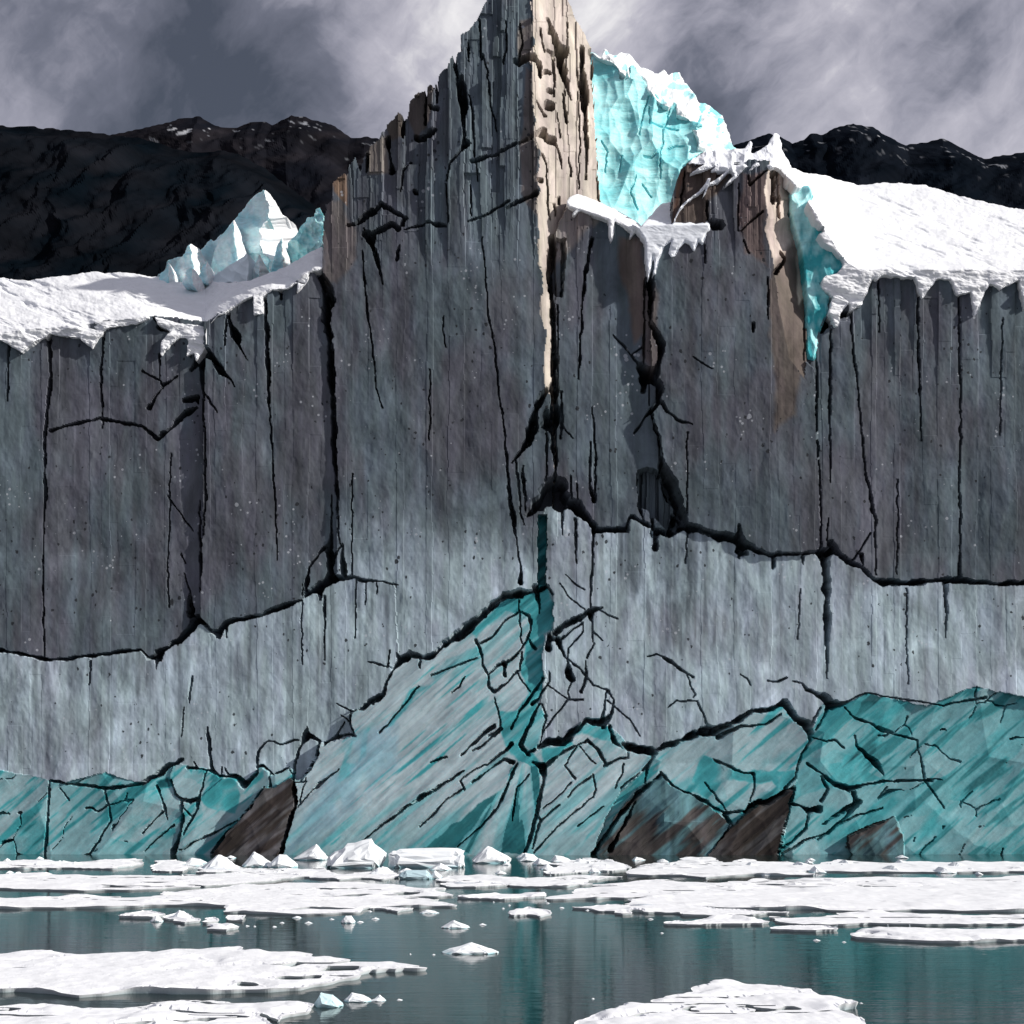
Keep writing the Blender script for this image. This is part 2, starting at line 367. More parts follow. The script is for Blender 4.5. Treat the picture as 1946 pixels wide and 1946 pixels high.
CRACKS = [
 (250, 450, """525,830,40 515,950,35 525,1100,14 530,1300,14 540,1600,12 545,1800,14 550,1932,14
440,970,20 500,900,60 520,840,30
545,850,50 620,920,45 660,990,40 720,1040,10 760,1100,5
530,1150,8 600,1230,8 630,1290,6
975,430,30 985,600,24 1000,800,22 1005,950,40 1010,1200,22 1025,1400,14 1035,1600,10 1050,1932,8
1095,380,22 1100,450,22
1340,210,40 1400,330,60 1430,450,90 1440,600,70 1460,800,50 1465,1000,45 1475,1200,36 1485,1400,30 1490,1600,30 1505,1750,20 1510,1932,16
1340,220,20 1400,280,30 1470,370,16 1480,420,12
710,540,16 730,650,30 760,720,60 790,800,20 850,910,6
700,560,14 690,700,10 685,800,10
75,980,12 210,1060,16 215,1090,24 270,1060,30 335,1020,10
205,860,10 205,1080,10
225,1095,16 180,1160,16 150,1230,20 125,1250,30
-600,1420,20 -250,1330,20 66,1385,26 190,1480,40 300,1390,30 400,1300,40 480,1250,20
385,1200,30 480,1180,40 490,1220,20
165,600,14 280,690,30 200,660,30
-200,700,16 -230,1000,14 -220,1400,10
-620,700,26 -600,1000,24 -640,1500,18 -630,1932,14
-900,720,16 -920,1200,12"""),
 (600, 450, """400,0,40 450,150,26 480,300,16 490,350,8
340,100,6 360,380,16 375,540,14 410,750,10 425,900,8 440,1100,6 490,1250,8
615,60,12 600,160,30
1225,0,6 1270,600,8 1310,780,12 1350,1180,7 1380,1350,8 1400,1600,14 1425,1932,8
1690,1130,30 1620,1280,50 1590,1400,70 1560,1500,40 1490,1590,24 1440,1660,5
1700,1300,80 1690,1380,60
1470,1640,8 1500,1932,10
1525,1680,4 1530,1800,24 1545,1932,8
1810,1140,16 1800,1480,20
1800,1380,12 1890,1475,5
1695,1430,8 1700,1640,12 1690,1800,20
1740,0,60 1720,250,50 1735,450,30 1750,800,36 1755,1100,50 1750,1300,70 1755,1500,46 1760,1700,24 1740,1800,60 1750,1932,160
1830,0,16 1830,200,16 1800,430,16
1775,500,8 1780,1100,10"""),
 (900, 450, """870,0,24 840,200,30 820,270,30 800,500,9 785,800,12 775,950,16 770,1050,5
1300,280,60 1305,450,40 1300,620,40 1350,720,50 1390,780,40 1370,900,24 1340,1010,30
1255,300,10 1255,700,14 1250,920,14
1230,940,60 1290,1020,110 1360,1070,50 1365,1200,36 1310,1280,18 1330,1400,16 1370,1470,20 1370,1600,20 1400,1700,60 1450,1830,80 1490,1932,90
1260,1060,50 1250,1130,30
1290,1050,10 1290,1230,10
1030,715,6 1100,790,12 1170,880,16 1220,950,24
1165,865,10 1240,805,8
1380,1210,30 1420,1280,26 1500,1340,16 1560,1360,24 1610,1375,8
1310,1260,24 1260,1320,14 1180,1440,6
870,1250,5 885,1400,10 900,1600,16 895,1932,16
860,1510,12 855,1800,16 880,1932,60
715,1750,12 720,1932,10
760,1800,6 765,1932,10
1620,880,7 1750,970,8"""),
 (1200, 450, """1355,780,12 1365,1000,16 1360,1300,16 1365,1500,12 1380,1700,12 1385,1932,14
1465,680,10 1460,1100,16 1460,1400,10 1460,1800,6
1610,530,16 1630,800,18 1660,1100,12 1690,1400,12 1720,1700,10 1765,1932,14
1400,680,40 1480,590,50 1600,560,30
1280,450,14 1270,900,8
1820,300,10 1825,700,6
545,60,10 540,200,6
1000,300,14 1005,600,8
900,640,24 895,700,10
2100,300,20 2110,900,16 2130,1500,10
2400,300,14 2420,1200,12 2410,1932,12"""),
 (250, 900, """540,0,14 550,120,14 535,300,10 530,450,6
500,200,6 510,600,20 500,870,4
265,165,6 340,270,8 455,420,5
1040,0,9 1060,300,8 1070,640,5
370,590,16 400,660,6
385,735,6 430,860,8 420,950,24 430,1030,50
-2100,1300,24 -1500,1350,24 -1000,1290,30 -600,1370,24 -300,1340,20 -100,1310,20 66,1295,16 115,1360,20 180,1330,70 240,1290,26 350,1220,36 430,1130,50 470,1065,70 530,1090,24 590,1160,24 640,1160,60 700,1090,30 800,1065,24 950,1035,24 1020,1010,30 1110,970,40 1240,930,24 1280,880,40 1380,830,80 1450,770,60 1540,760,40 1640,760,16 1700,785,26 1830,785,12 1930,810,10 1960,815,4
180,1330,50 175,1430,6
690,1100,30 695,1205,8
430,1030,16 590,1160,16
1385,850,50 1380,920,24
1470,160,6 1470,450,18 1450,560,40 1460,700,50 1440,790,60
1450,505,16 1370,590,14 1300,700,14 1280,850,30
1530,540,10 1480,620,24 1470,700,30
1545,520,8 1550,650,30 1555,760,40
1505,0,16 1515,200,18 1520,480,10 1535,540,8
1650,780,8 1640,1200,6
1720,790,10 1715,960,5
1800,790,10 1800,880,6
1415,900,20 1415,1200,10 1415,1370,5
1620,0,6 1615,740,6
440,1490,8 420,1600,12 415,1680,4
380,1720,6 360,1932,6
-640,0,12 -650,900,10 -640,1360,14
-300,1350,20 -310,1550,8"""),
 (600, 900, """150,1690,5 260,1740,20 340,1720,40 490,1620,40 520,1530,22 590,1400,50 640,1360,60 690,1310,30 780,1350,50 850,1340,40 980,1230,50 1120,1130,70 1250,1020,50 1390,890,40 1500,880,50 1620,860,40 1700,830,30
590,1310,10 610,1380,50
690,1300,20 640,1350,16
765,1360,30 765,1430,8
380,1375,5 460,1400,12 530,1420,6
540,1290,5 535,1410,12 575,1440,10
1415,0,16 1425,200,20 1450,300,50 1470,450,10 1500,680,6 1510,800,30
1490,0,10 1510,300,12 1530,380,4
1525,0,20 1540,270,8
1540,320,8 1580,280,60 1680,200,100 1750,100,160 1800,160,100 1900,240,90 2000,330,60
1610,830,50 1640,960,30 1640,1030,5
1700,830,20 1745,885,16
1490,930,8 1495,1010,14 1500,1080,10
1495,1010,16 1400,1070,10 1310,1190,14 1190,1260,8
1500,1010,14 1570,1050,16 1585,1140,20 1540,1240,20 1500,1300,16 1390,1400,24 1340,1410,20 1260,1475,12
1500,1080,12 1510,1150,10 1500,1200,12 1520,1250,20
1180,1220,14 1210,1310,30 1225,1400,12 1265,1480,20 1275,1560,20 1305,1600,20 1390,1540,12 1500,1440,14 1515,1310,12
1385,1400,40 1390,1480,24
1485,1450,8 1500,1510,8 1580,1600,8
1560,1220,12 1605,1280,20
1100,1490,8 1060,1560,8 1000,1610,5
1310,1650,8 1360,1830,10 1360,1870,12 1270,1932,12"""),
 (900, 900, """380,300,16 450,230,60 560,160,160 650,180,60 760,270,50 880,370,50 900,410,40 1130,415,30 1145,330,20 1165,310,30 1280,390,34 1440,450,30 1560,380,60 1700,420,60 1850,460,70 1940,500,60
655,260,20 660,450,5
750,330,30 755,500,14 755,660,4
885,400,30 875,600,18 862,800,12 862,985,5
1300,420,20 1310,460,8
1340,430,36 1335,550,30
1210,0,24 1210,220,20 1250,350,8
1290,80,20 1300,250,20 1320,400,20
1400,0,60 1450,150,60 1520,250,40 1560,350,40
1480,300,50 1460,420,40
590,1170,40 640,1130,30 750,1070,44 830,1020,30 900,1000,30 945,985,6
855,1030,50 870,1100,16 875,1240,6
920,1000,10 1060,1070,6
635,805,5 690,900,6 830,1010,8
675,740,5 740,800,14 815,850,6
560,1190,60 550,1280,40
610,1220,40 680,1350,18 820,1470,16 880,1560,12 990,1590,12 1030,1660,10 1025,1720,20 1000,1800,40 960,1850,40
690,1360,16 700,1450,60 720,1500,40
625,1230,16 700,1170,16 800,1090,8
800,1090,8 800,1160,10 700,1280,8 695,1360,8
875,1160,12 945,1225,6
885,1250,8 840,1350,16
820,1370,8 835,1480,16 790,1600,20
980,1600,10 945,1810,14
990,1670,16 1060,1730,10 1150,1810,10 1220,1920,8
545,1550,8 690,1660,8 800,1655,10
720,1520,8 695,1600,8 710,1660,8
690,1665,8 580,1800,8 500,1920,8
550,1460,12 560,1520,10 480,1640,20 430,1690,30
1280,1340,10 1340,1325,8 1430,1370,24 1560,1460,14 1610,1490,20
1565,1470,10 1590,1550,8 1630,1620,8 1610,1645,6
1430,1720,8 1490,1665,8 1540,1675,10 1640,1670,10 1680,1760,16 1710,1840,16 1760,1890,60"""),
 (1200, 900, """340,400,40 480,390,50 600,430,60 760,470,60 850,530,40 1000,600,30 1050,590,30 1200,590,22 1380,580,22 1440,590,40 1480,560,40 1560,620,40 1620,665,26 1680,690,24 1780,780,26 1850,790,50 2100,800,40 2300,770,40 2700,810,30 3300,780,30 4000,800,30
790,370,14 790,470,60 800,560,90
1040,600,50 1040,690,20
1260,610,20 1260,660,6
1420,600,90 1425,700,50 1430,900,50 1435,1100,40 1435,1300,20 1435,1500,5
1380,0,12 1390,350,10 1390,560,20
1440,330,8 1440,540,10
1465,500,40 1500,560,60
1720,0,10 1750,150,12 1770,260,24 1805,340,24 1785,400,14 1795,600,12 1795,740,6
1760,430,6 1690,540,6 1630,640,8
1690,600,30 1700,670,10
1000,1525,7 1070,1525,10 1140,1500,10
800,1475,6 850,1510,10 870,1550,10
1190,1530,6 1250,1540,14 1280,1590,18 1340,1610,20 1400,1650,60 1470,1690,60 1530,1700,24 1620,1660,12 1730,1610,10 1850,1635,8 2300,1700,12 2600,1640,12
2300,770,40 2320,1000,20 2310,1200,6
2410,0,12 2420,800,16"""),
 (1200, 1250, """520,540,70 620,530,50 760,470,30 880,390,50 1000,385,30 1120,330,40 1140,310,8
1130,350,50 1200,430,40 1290,500,60 1310,560,50 1300,620,24 1250,700,14 1220,800,14 1200,880,20 1130,950,24
170,690,30 260,640,40 380,600,36 480,560,50
1320,490,16 1390,370,14
1340,530,10 1400,450,12 1440,370,24
1330,590,12 1430,610,16 1500,610,14 1560,660,16
1560,370,14 1640,440,16 1760,480,14 1850,540,12 2100,600,14
640,580,30 800,500,16 980,490,14 1040,460,16 1100,410,10
600,745,14 700,790,14 820,850,16 900,840,24 900,950,14 870,1050,8
1290,780,24 1380,840,14 1500,930,30 1600,960,30 1700,935,20 1850,905,20 2200,900,16
1640,570,10 1660,650,20 1750,730,24 1810,790,36 1850,860,16
1390,870,10 1440,960,20 1390,1050,14
1160,1070,16 1240,1090,16 1300,1120,50 1370,1105,40
1300,1140,16 1280,1250,14 1200,1320,12 1100,1400,10
540,920,10 700,1120,10
1630,1000,30 1650,1070,40 1540,1130,30 1400,1220,14
1680,1060,24 1560,1180,16 1430,1290,14 1260,1340,10 1100,1440,12
1850,1100,14 1650,1160,12 1520,1220,12 1370,1330,10
1590,1370,20 1600,1430,14
215,840,16 300,940,20 480,1020,18 600,1100,24 700,1135,30 840,1130,24 900,1070,50 1000,1060,40 1190,950,30
680,1150,30 740,1220,16
1080,1440,14 1110,1300,12 1150,1150,14 1195,960,14
2100,600,14 2150,900,16 2300,1100,14
1850,1200,14 1590,1310,14"""),
 (900, 1250, """1260,920,14 1280,800,14 1320,730,30
880,1450,30 960,1330,30 1060,1180,30 1200,1000,30 1380,860,24
1000,1420,30 1090,1250,24 1190,1060,12
1340,700,20 1240,830,16 1080,960,14
480,650,40 560,610,50 660,620,50 760,530,40 830,460,30 950,480,40 1000,430,50
1000,500,40 1040,620,40 1100,660,24
1100,630,50 1220,670,60 1330,690,60
530,790,24 620,720,16 740,650,14 840,610,24 910,670,20 950,740,20 980,790,14
440,770,20 510,800,60 515,900,18 480,1050,18 440,1250,20 390,1400,24 370,1445,24
350,640,16 400,700,30 450,670,30
520,420,12 530,450,12 480,640,14
500,340,8 535,420,10
760,650,8 670,790,8 745,890,12
780,650,8 890,780,8
880,850,8 900,960,10 880,1020,8 640,1220,8 440,1430,10
720,910,8 620,1020,8 510,1110,6
860,870,10 750,950,8 690,1020,8
470,1160,8 495,1200,12 430,1400,10
1110,780,8 1090,850,8 1040,960,8
1130,640,8 1140,740,10 1060,740,10 960,800,14
630,1080,8 500,1190,8
960,1090,8 760,1240,8"""),
 (600, 1250, """170,820,8 130,850,12 0,960,12
1090,830,10 960,920,14 780,1020,24 620,1130,16 450,1260,16 350,1340,16
1310,500,24 1200,590,24 1070,720,14
1360,520,20 1240,630,16 1150,690,8
1440,630,24 1390,680,12 1260,780,12 1150,830,10 1060,910,12 1095,970,10
1450,770,40 1380,745,14 1260,830,10 1150,920,12
1080,970,8 950,1050,14 900,1110,10 760,1240,8
960,730,14 840,770,8
1670,150,20 1590,270,24 1500,390,20 1440,520,16
1640,340,16 1560,520,24 1510,640,24 1560,710,30
1480,780,20 1400,950,24 1340,1100,16 1200,1250,12 1040,1390,10
1570,850,10 1480,950,10 1440,1200,8
840,130,10 1180,0,8
470,550,10 600,400,14 760,210,10"""),
 (250, 1250, """-600,900,20 -200,960,20 66,930,20 145,880,24 200,850,40 270,790,36 320,780,20 375,740,12
555,510,8 560,600,20 575,750,16 590,830,20 640,870,20 760,870,30 830,930,50 920,850,30 930,800,16
915,810,14 925,690,14 990,610,12 1040,615,14 1090,640,12 1160,610,12 1220,605,16
1285,510,10 1270,570,60 1240,640,30 1200,780,24 1190,900,24 1210,1050,40 1180,1150,30 1140,1280,24 1090,1440,30
1300,570,30 1380,610,14 1370,700,20 1300,830,14 1240,905,14
930,800,20 970,795,16 1010,830,20 1040,860,16 1160,810,14 1190,870,10
1015,850,20 1020,950,24
1200,910,12 1280,910,10
1280,880,8 1230,1080,8
1420,630,30 1500,580,30 1600,560,14 1640,575,10
1610,400,8 1605,490,14 1640,575,12
1500,580,14 1560,470,8
1540,420,8 1600,470,8
655,800,8 660,870,10
680,810,10 720,870,14
450,760,10 470,800,10
190,940,12 240,1080,10 260,1190,8
280,900,16 320,1000,16 370,1040,20 420,1050,30 490,1030,20
540,830,14 490,1050,24 480,1110,30 440,1180,12 380,1300,10
370,1050,20 375,1200,16 345,1330,16 310,1430,40
230,1130,10 70,1290,8
310,1230,14 170,1340,14 90,1420,8
770,1190,12 590,1290,14 350,1415,10
970,950,14 850,1120,12 700,1280,14 590,1440,16
380,1100,8 440,1170,8
1220,1090,12 1380,920,12 1450,880,10 1520,820,8
400,800,16 520,815,12 600,850,14
-600,900,14 -640,1440,20
-200,960,14 -150,1200,14 -300,1440,16"""),
 (600, 0, """235,1640,30 300,1630,30 480,1500,50 560,1540,40 650,1600,40 630,1640,40
350,1720,40 440,1700,40 560,1650,40 600,1670,60
380,1720,90 400,1725,90
400,1760,30 440,1880,26
650,1680,10 820,1640,16 900,1650,40 960,1665,10
1120,1625,12 1240,1580,30 1340,1520,16 1420,1480,14
1410,1530,16 1560,1440,40 1620,1420,50
1145,1190,24 1240,1160,24 1390,1110,20 1500,1040,24 1620,985,30 1670,960,40
970,1330,8 985,1210,14 1040,1150,20 1100,1070,50
1060,580,50 1090,680,80 1080,800,50 1085,900,20 1090,1050,16
1130,680,8 1155,850,14 1165,1050,8 1165,1150,10
1010,380,40 1040,550,16 1070,640,20
1120,290,16 1125,430,20
850,790,60 870,790,50
740,990,50 830,1000,60 880,940,16
520,1000,40 540,1130,16 560,1250,40
640,850,20 640,1000,30
880,600,20 890,740,10
720,1390,40 735,1410,40
380,1120,16 370,1250,16
1180,1200,8 1190,1320,6
1220,380,8 1260,500,8 1280,750,10 1330,950,8
1480,440,60 1580,400,60 1640,450,60 1650,560,30
1200,120,14 1205,330,8 1215,420,8
1390,140,8 1400,320,10 1380,460,8
960,1350,8 975,1640,6
1135,1350,8 1145,1580,6
810,640,16 805,900,20
700,1180,16 640,1250,10 620,1400,10
1500,150,10 1520,300,12 1490,420,20"""),
 (900, 0, """600,250,40 630,350,90 640,450,80 680,600,24 715,740,8
550,130,30 570,230,40
490,210,14 520,380,10
580,400,24 595,600,16 590,700,14
550,370,30 620,390,20
530,530,50 550,535,40
550,670,40 570,670,40
540,770,50 565,775,50
460,740,8 520,850,14
490,980,50 560,1030,70 600,1060,30 640,1160,14 645,1230,8
655,680,8 680,890,20
610,830,8 640,1000,8
790,340,20 800,600,50 830,1000,30 830,1310,16
860,390,30 880,700,12 900,1000,12 920,1460,12
700,1150,8 715,1280,20
480,1330,30 490,1330,30
500,1130,10 530,1200,8 540,1400,10 560,1600,8
625,1440,16 630,1490,14
590,1490,8 600,1580,8
690,150,8 670,700,5
760,500,8 780,1000,6 770,1380,6"""),
 (1200, 0, """850,1300,10 865,1360,20 990,1260,8
1030,1260,60 1040,1400,50 1045,1480,20
1070,1240,14 1085,1600,12
1180,1570,50 1190,1640,40
600,1650,60 660,1650,60
820,1770,10 860,1860,10
1090,1850,20 1120,1900,30 1060,2000,30
400,1240,10 370,1500,10
560,1480,12 560,1640,16
790,1350,10 780,1700,10
960,1560,14 800,1700,8"""),
]

# ------------------------------------------------------------------ the cliff: relief field
STEP = 1.7
us = np.arange(-262, 2214, STEP); vs = np.arange(-96, 1664, STEP)
U, V = np.meshgrid(us, vs)
wu = U + 2.6 * fbm(U / 14, V / 14, 11, 3) + 1.3 * fbm(U / 5, V / 5, 15, 2)
wv = V + 2.6 * fbm(U / 14, V / 14, 21, 3) + 1.3 * fbm(U / 5, V / 5, 25, 2)

def mask(poly, soft=0):
    p = np.asarray(poly); m = 6
    i0, i1 = np.searchsorted(us, [p[:, 0].min() - m - soft, p[:, 0].max() + m + soft])
    j0, j1 = np.searchsorted(vs, [p[:, 1].min() - m - soft, p[:, 1].max() + m + soft])
    out = np.zeros(U.shape, float if soft else bool)
    if soft:
        x = U[j0:j1, i0:i1] + soft * 1.2 * fbm(U[j0:j1, i0:i1] / 22, V[j0:j1, i0:i1] / 40, 33, 4)
        y = V[j0:j1, i0:i1] + soft * 1.2 * fbm(U[j0:j1, i0:i1] / 22, V[j0:j1, i0:i1] / 40, 43, 4)
        ins = inside(p, x, y); d = pdist(p, x, y)
        out[j0:j1, i0:i1] = np.clip(.5 + np.where(ins, d, -d) / soft, 0, 1)
    else:
        out[j0:j1, i0:i1] = inside(p, wu[j0:j1, i0:i1], wv[j0:j1, i0:i1])
    return out

te = interp(tower_edge, V) + (8 * fbm(V / 26, V * 0 + 2, 181, 3) + 2 * np.sign(fbm(V / 34, V * 0 + 5, 183, 2))) * sst(760, 640, V)
LAB = np.zeros(U.shape, np.int8)
NAMES = {}
for k, p in enumerate((colA, colB, colF, colE, E_side, colD, tower_front, tower_side, lowL, lowR, iceL, iceL2, R1, R2, mound, b_right, b_wedge, b_left, b_far), 1):
    LAB[mask(p)] = k
lA, lB, lF, lE, lES, lD, lT, lTS, lLL, lLR, lI1, lI2, lR1, lR2, lM, lBR, lBW, lBL, lBF = range(1, 20)
m_ = np.isin(LAB, (7, 8)) & (V < 760); LAB = np.where(m_, np.where(U > te, 8, 7), LAB).astype(np.int8)
# outline vertices take the label of the piece they border
LABX = LAB.copy()
for _ in range(3):
    for ax, sh in ((1, 1), (1, -1), (0, 1), (0, -1)):
        q = np.roll(LABX, sh, ax); LABX = np.where(LABX == 0, q, LABX)
LAB0 = LAB; LAB = LABX
L = lambda *k: np.isin(LAB, k)
is_ice = L(lI1, lI2, lR1, lR2, lM)
is_b = L(lBR, lBW, lBL, lBF)
is_low = L(lLL, lLR)

# macro depth (m): the foot of the ice, the leaning slabs, the upright columns
PX = 200 / F
def Ycliff(v):
    y = 200 + .22 * PX * np.clip(1624 - v, -60, 174) + .11 * PX * np.clip(1450 - v, 0, 400) + .03 * PX * np.clip(1050 - v, 0, 2000)
    return y
off = np.zeros(U.shape)
for k, d in ((lA, 1.0), (lB, .2), (lF, 1.2), (lE, -.4), (lES, -.4), (lD, .9), (lT, -.5), (lTS, -.5), (lLL, .5), (lLR, .4), (lI1, .6), (lI2, .2), (lR1, .3), (lR2, .7), (lBR, -1.2), (lBW, -1.6), (lBL, -1.8), (lBF, -.8)):
    off[LAB == k] = d
off = np.where(LAB == lT, off + .6 * sst(800, 1250, V), off)
off = np.where(LAB == lM, 1.6 - 3.6 * sst(1100, 1640, V) ** .8, off)
off = np.where(LAB == lLL, .5 - .6 * sst(560, 757, U), off)
off = np.where(LAB == lTS, off + np.clip(U - interp(tower_edge, V), 0, 200) * .10, off)
ee = interp(E_edge, V)
off = np.where(LAB == lES, off + np.clip(U - ee, 0, 200) * .11 * (1 - .85 * sst(500, 680, V)), off)
YM = Ycliff(V) + off

# detail (m, positive = into the wall)
D = np.zeros(U.shape)
rg = np.random.default_rng(5)
def strips(u, wmin, wmax, seed):
    r = np.random.default_rng(seed)
    e = np.cumsum(r.uniform(wmin, wmax, 700)) - 400
    k = np.searchsorted(e, u)
    return k, r.uniform(-1, 1, 702)[np.clip(k, 0, 700)], e
su = U + 5 * fbm(U / 60, V / 120, 51, 4)
k1, s1, _ = strips(su, 9, 34, 1)
k2, s2, _ = strips(su + 3 * fbm(U / 20, V / 60, 55, 3), 4, 12, 2)
pl = np.random.default_rng(9).uniform(-1, 1, (702, 64))[np.clip(k1, 0, 700), (np.floor(V / 130 + (k1 * .37) % 1 * 1.0).astype(int)) & 63]
head = sst(520, 330, V)
amp = np.where(L(lT, lE, lTS, lES, lD), .035 + .75 * head, .035 + .28 * sst(760, 560, V))
amp = np.where(is_low, .03, amp)
rocky = ~(is_ice | is_b)
amp = np.where(LAB == lTS, amp * .35, amp)
D += np.where(rocky, amp * (s1 * .7 + pl * .5) + (.13 * head) * s2, 0)
D += np.where(rocky, .75 * fbm(U / 150, V / 240, 61, 5) + .05 * fbm(U / 18, V / 50, 65, 3) + .025 * fbm(U / 5, V / 9, 68, 2), 0)
# ice facets and flow lines
ca, sa = math.cos(.70), math.sin(.70)
ru = U * ca - V * sa; rv = U * sa + V * ca           # rv runs along the slanting bands
dA = facets(ru * .55 + rv * .0, (U * sa * 0 + rv) * 1.0, 46, 3)
Dm = .55 * facets((U * ca - V * sa) / 3.2, U * sa + V * ca, 17, 4)
Dice = 1.0 * facets(U, V * 1.0, 62, 6) + .4 * facets(U, V, 25, 7)
D += np.where(LAB == lM, .55 * fbm(ru / 190, rv / 24, 71, 4) + .10 * facets(ru / 4.5, rv, 34, 4) + .25 * facets(ru / 1.6, rv, 110, 8), 0)
D += np.where(is_ice & (LAB != lM), .8 * facets(ru / 1.5, rv, 78, 6) + .05 * facets(ru / 1.4, rv, 26, 7) + .14 * fbm(ru / 60, rv / 16, 73, 4), 0)
D += np.where(is_b, .55 * facets(ru / 5.5, rv, 17, 12) + .4 * facets(U, V, 60, 13) + .3 * fbm(ru / 90, rv / 8, 75, 4), 0)

# cracks: real grooves, as deep as they are wide several times over
cu = U + 2.2 * fbm(U / 16, V / 16, 11, 2) + .7 * fbm(U / 4, V / 4, 15, 2)
cv = V + 2.2 * fbm(U / 16, V / 16, 21, 2) + .7 * fbm(U / 4, V / 4, 25, 2)
G = np.zeros(U.shape)
WN = np.clip(.5 + .9 * fbm(U / 19, V / 19, 131, 3), 0, 1)
for x0, y0, txt in CRACKS:
    for line in txt.strip().split('\n'):
        p = T(x0, y0, line)
        for a, b in zip(p[:-1], p[1:]):
            w = max(a[2], b[2]) / 2 + 7
            i0, i1 = np.searchsorted(us, [min(a[0], b[0]) - w, max(a[0], b[0]) + w])
            j0, j1 = np.searchsorted(vs, [min(a[1], b[1]) - w, max(a[1], b[1]) + w])
            if i1 <= i0 or j1 <= j0: continue
            x = cu[j0:j1, i0:i1]; y = cv[j0:j1, i0:i1]
            ex, ey = b[0] - a[0], b[1] - a[1]
            t = np.clip(((x - a[0]) * ex + (y - a[1]) * ey) / (ex * ex + ey * ey + 1e-6), 0, 1)
            d = np.hypot(x - a[0] - t * ex, y - a[1] - t * ey)
            hw = (a[2] + t * (b[2] - a[2])) / 2
            hw = np.maximum(hw * 1.04 * (.45 + 1.05 * WN[j0:j1, i0:i1]), .75)
            dep = np.clip(hw * 2 * PX * 5.5, 1.2, 9.0)
            g = dep * np.clip((1 - d / (hw + .35)) * 3.0, 0, 1)
            G[j0:j1, i0:i1] = np.maximum(G[j0:j1, i0:i1], g)
# fracture network in the ice beyond the traced part
def vedge(x, y, size, seed):
    r_ = np.random.default_rng(seed); J_ = r_.random((128, 128, 2)); x = x / size; y = y / size
    xi = np.floor(x).astype(int); yi = np.floor(y).astype(int); a1 = np.full(x.shape, 9.); a2 = np.full(x.shape, 9.)
    for dx in (-1, 0, 1):
        for dy in (-1, 0, 1):
            j = J_[(yi + dy) & 127, (xi + dx) & 127]; d = np.hypot(x - xi - dx - j[..., 0], y - yi - dy - j[..., 1])
            a2 = np.where(d < a1, a1, np.minimum(a2, d)); a1 = np.minimum(a1, d)
    return (a2 - a1) * size
def vtone(x, y, size, seed):
    r_ = np.random.default_rng(seed); J_ = r_.random((128, 128, 2)); K_ = np.random.default_rng(seed + 1).random((128, 128)); x = x / size; y = y / size
    xi = np.floor(x).astype(int); yi = np.floor(y).astype(int); a1 = np.full(x.shape, 9.); k = np.zeros(x.shape)
    for dx in (-1, 0, 1):
        for dy in (-1, 0, 1):
            j = J_[(yi + dy) & 127, (xi + dx) & 127]; d = np.hypot(x - xi - dx - j[..., 0], y - yi - dy - j[..., 1])
            k = np.where(d < a1, K_[(yi + dy) & 127, (xi + dx) & 127], k); a1 = np.minimum(a1, d)
    return k
_ca, _sa = math.cos(.70), math.sin(.70)
_x = cu + 22 * fbm(U / 55, V / 55, 177, 3); _y = cv + 22 * fbm(U / 55, V / 55, 179, 3)
_p = _x * _ca - _y * _sa; _q = _x * _sa + _y * _ca
ve = vedge(_p / 2.4, _q, 58, 171)
far_ice = ((LAB == lR2) & (U > 1668)) | ((LAB == lI1) & (U < 275))
wv_2 = 1.0 + 3.2 * np.clip(fbm(U / 40, V / 40, 173, 3) + .1, 0, 1)
G = np.where(far_ice, np.maximum(G, np.clip(wv_2 * PX * 8, 0, 3) * np.clip((1 - ve / (wv_2 + .4)) * 3, 0, 1) * (fbm(U / 45, V / 45, 175, 3) > .02)), G)
# alcoves
cave = cat(T(900, 450, "1205,1720 1240,1690 1330,1700 1400,1790 1440,1932"), T(900, 900, "1500,130 1540,240 1560,350 1450,450 1310,300 1215,230 1210,30"))
G = np.maximum(G, mask(cave).astype(float) * (3.2 + 1.6 * s2))
gap = T(900, 450, "600,0 680,0 660,250 640,440 600,440 545,300 540,100")
G = np.maximum(G, mask(gap).astype(float) * (2.6 + 1.6 * s2))
slot = T(600, 900, "1630,270 1700,270 1690,800 1635,845")
G = np.where((LAB == lM) & (V < 1112), np.maximum(G, 1.6), G)
# random hairlines down the columns
for q in range(12):
    x = rg.uniform(-250, 2200); y = rg.uniform(560, 1250); ln = rg.uniform(60, 300)
    n_ = 8; px = x + np.cumsum(rg.normal(0, 1.4, n_)); py = y + np.linspace(0, ln, n_)
    for k in range(n_ - 1):
        i0, i1 = np.searchsorted(us, [min(px[k], px[k+1]) - 5, max(px[k], px[k+1]) + 5]); j0, j1 = np.searchsorted(vs, [py[k], py[k+1]])
        if i1 <= i0 or j1 <= j0: continue
        xx = px[k] + (V[j0:j1, i0:i1] - py[k]) / (py[k+1] - py[k]) * (px[k+1] - px[k])
        g = 1.0 * np.clip(1.5 - np.abs(wu[j0:j1, i0:i1] - xx), 0, 1) * rocky[j0:j1, i0:i1]
        G[j0:j1, i0:i1] = np.maximum(G[j0:j1, i0:i1], g)
D += G
YY = YM + D
XX, ZZ = unproj(U, V, YM)
BK = np.where(L(lT, lTS) & (V < 560), 213.0, 226.0)

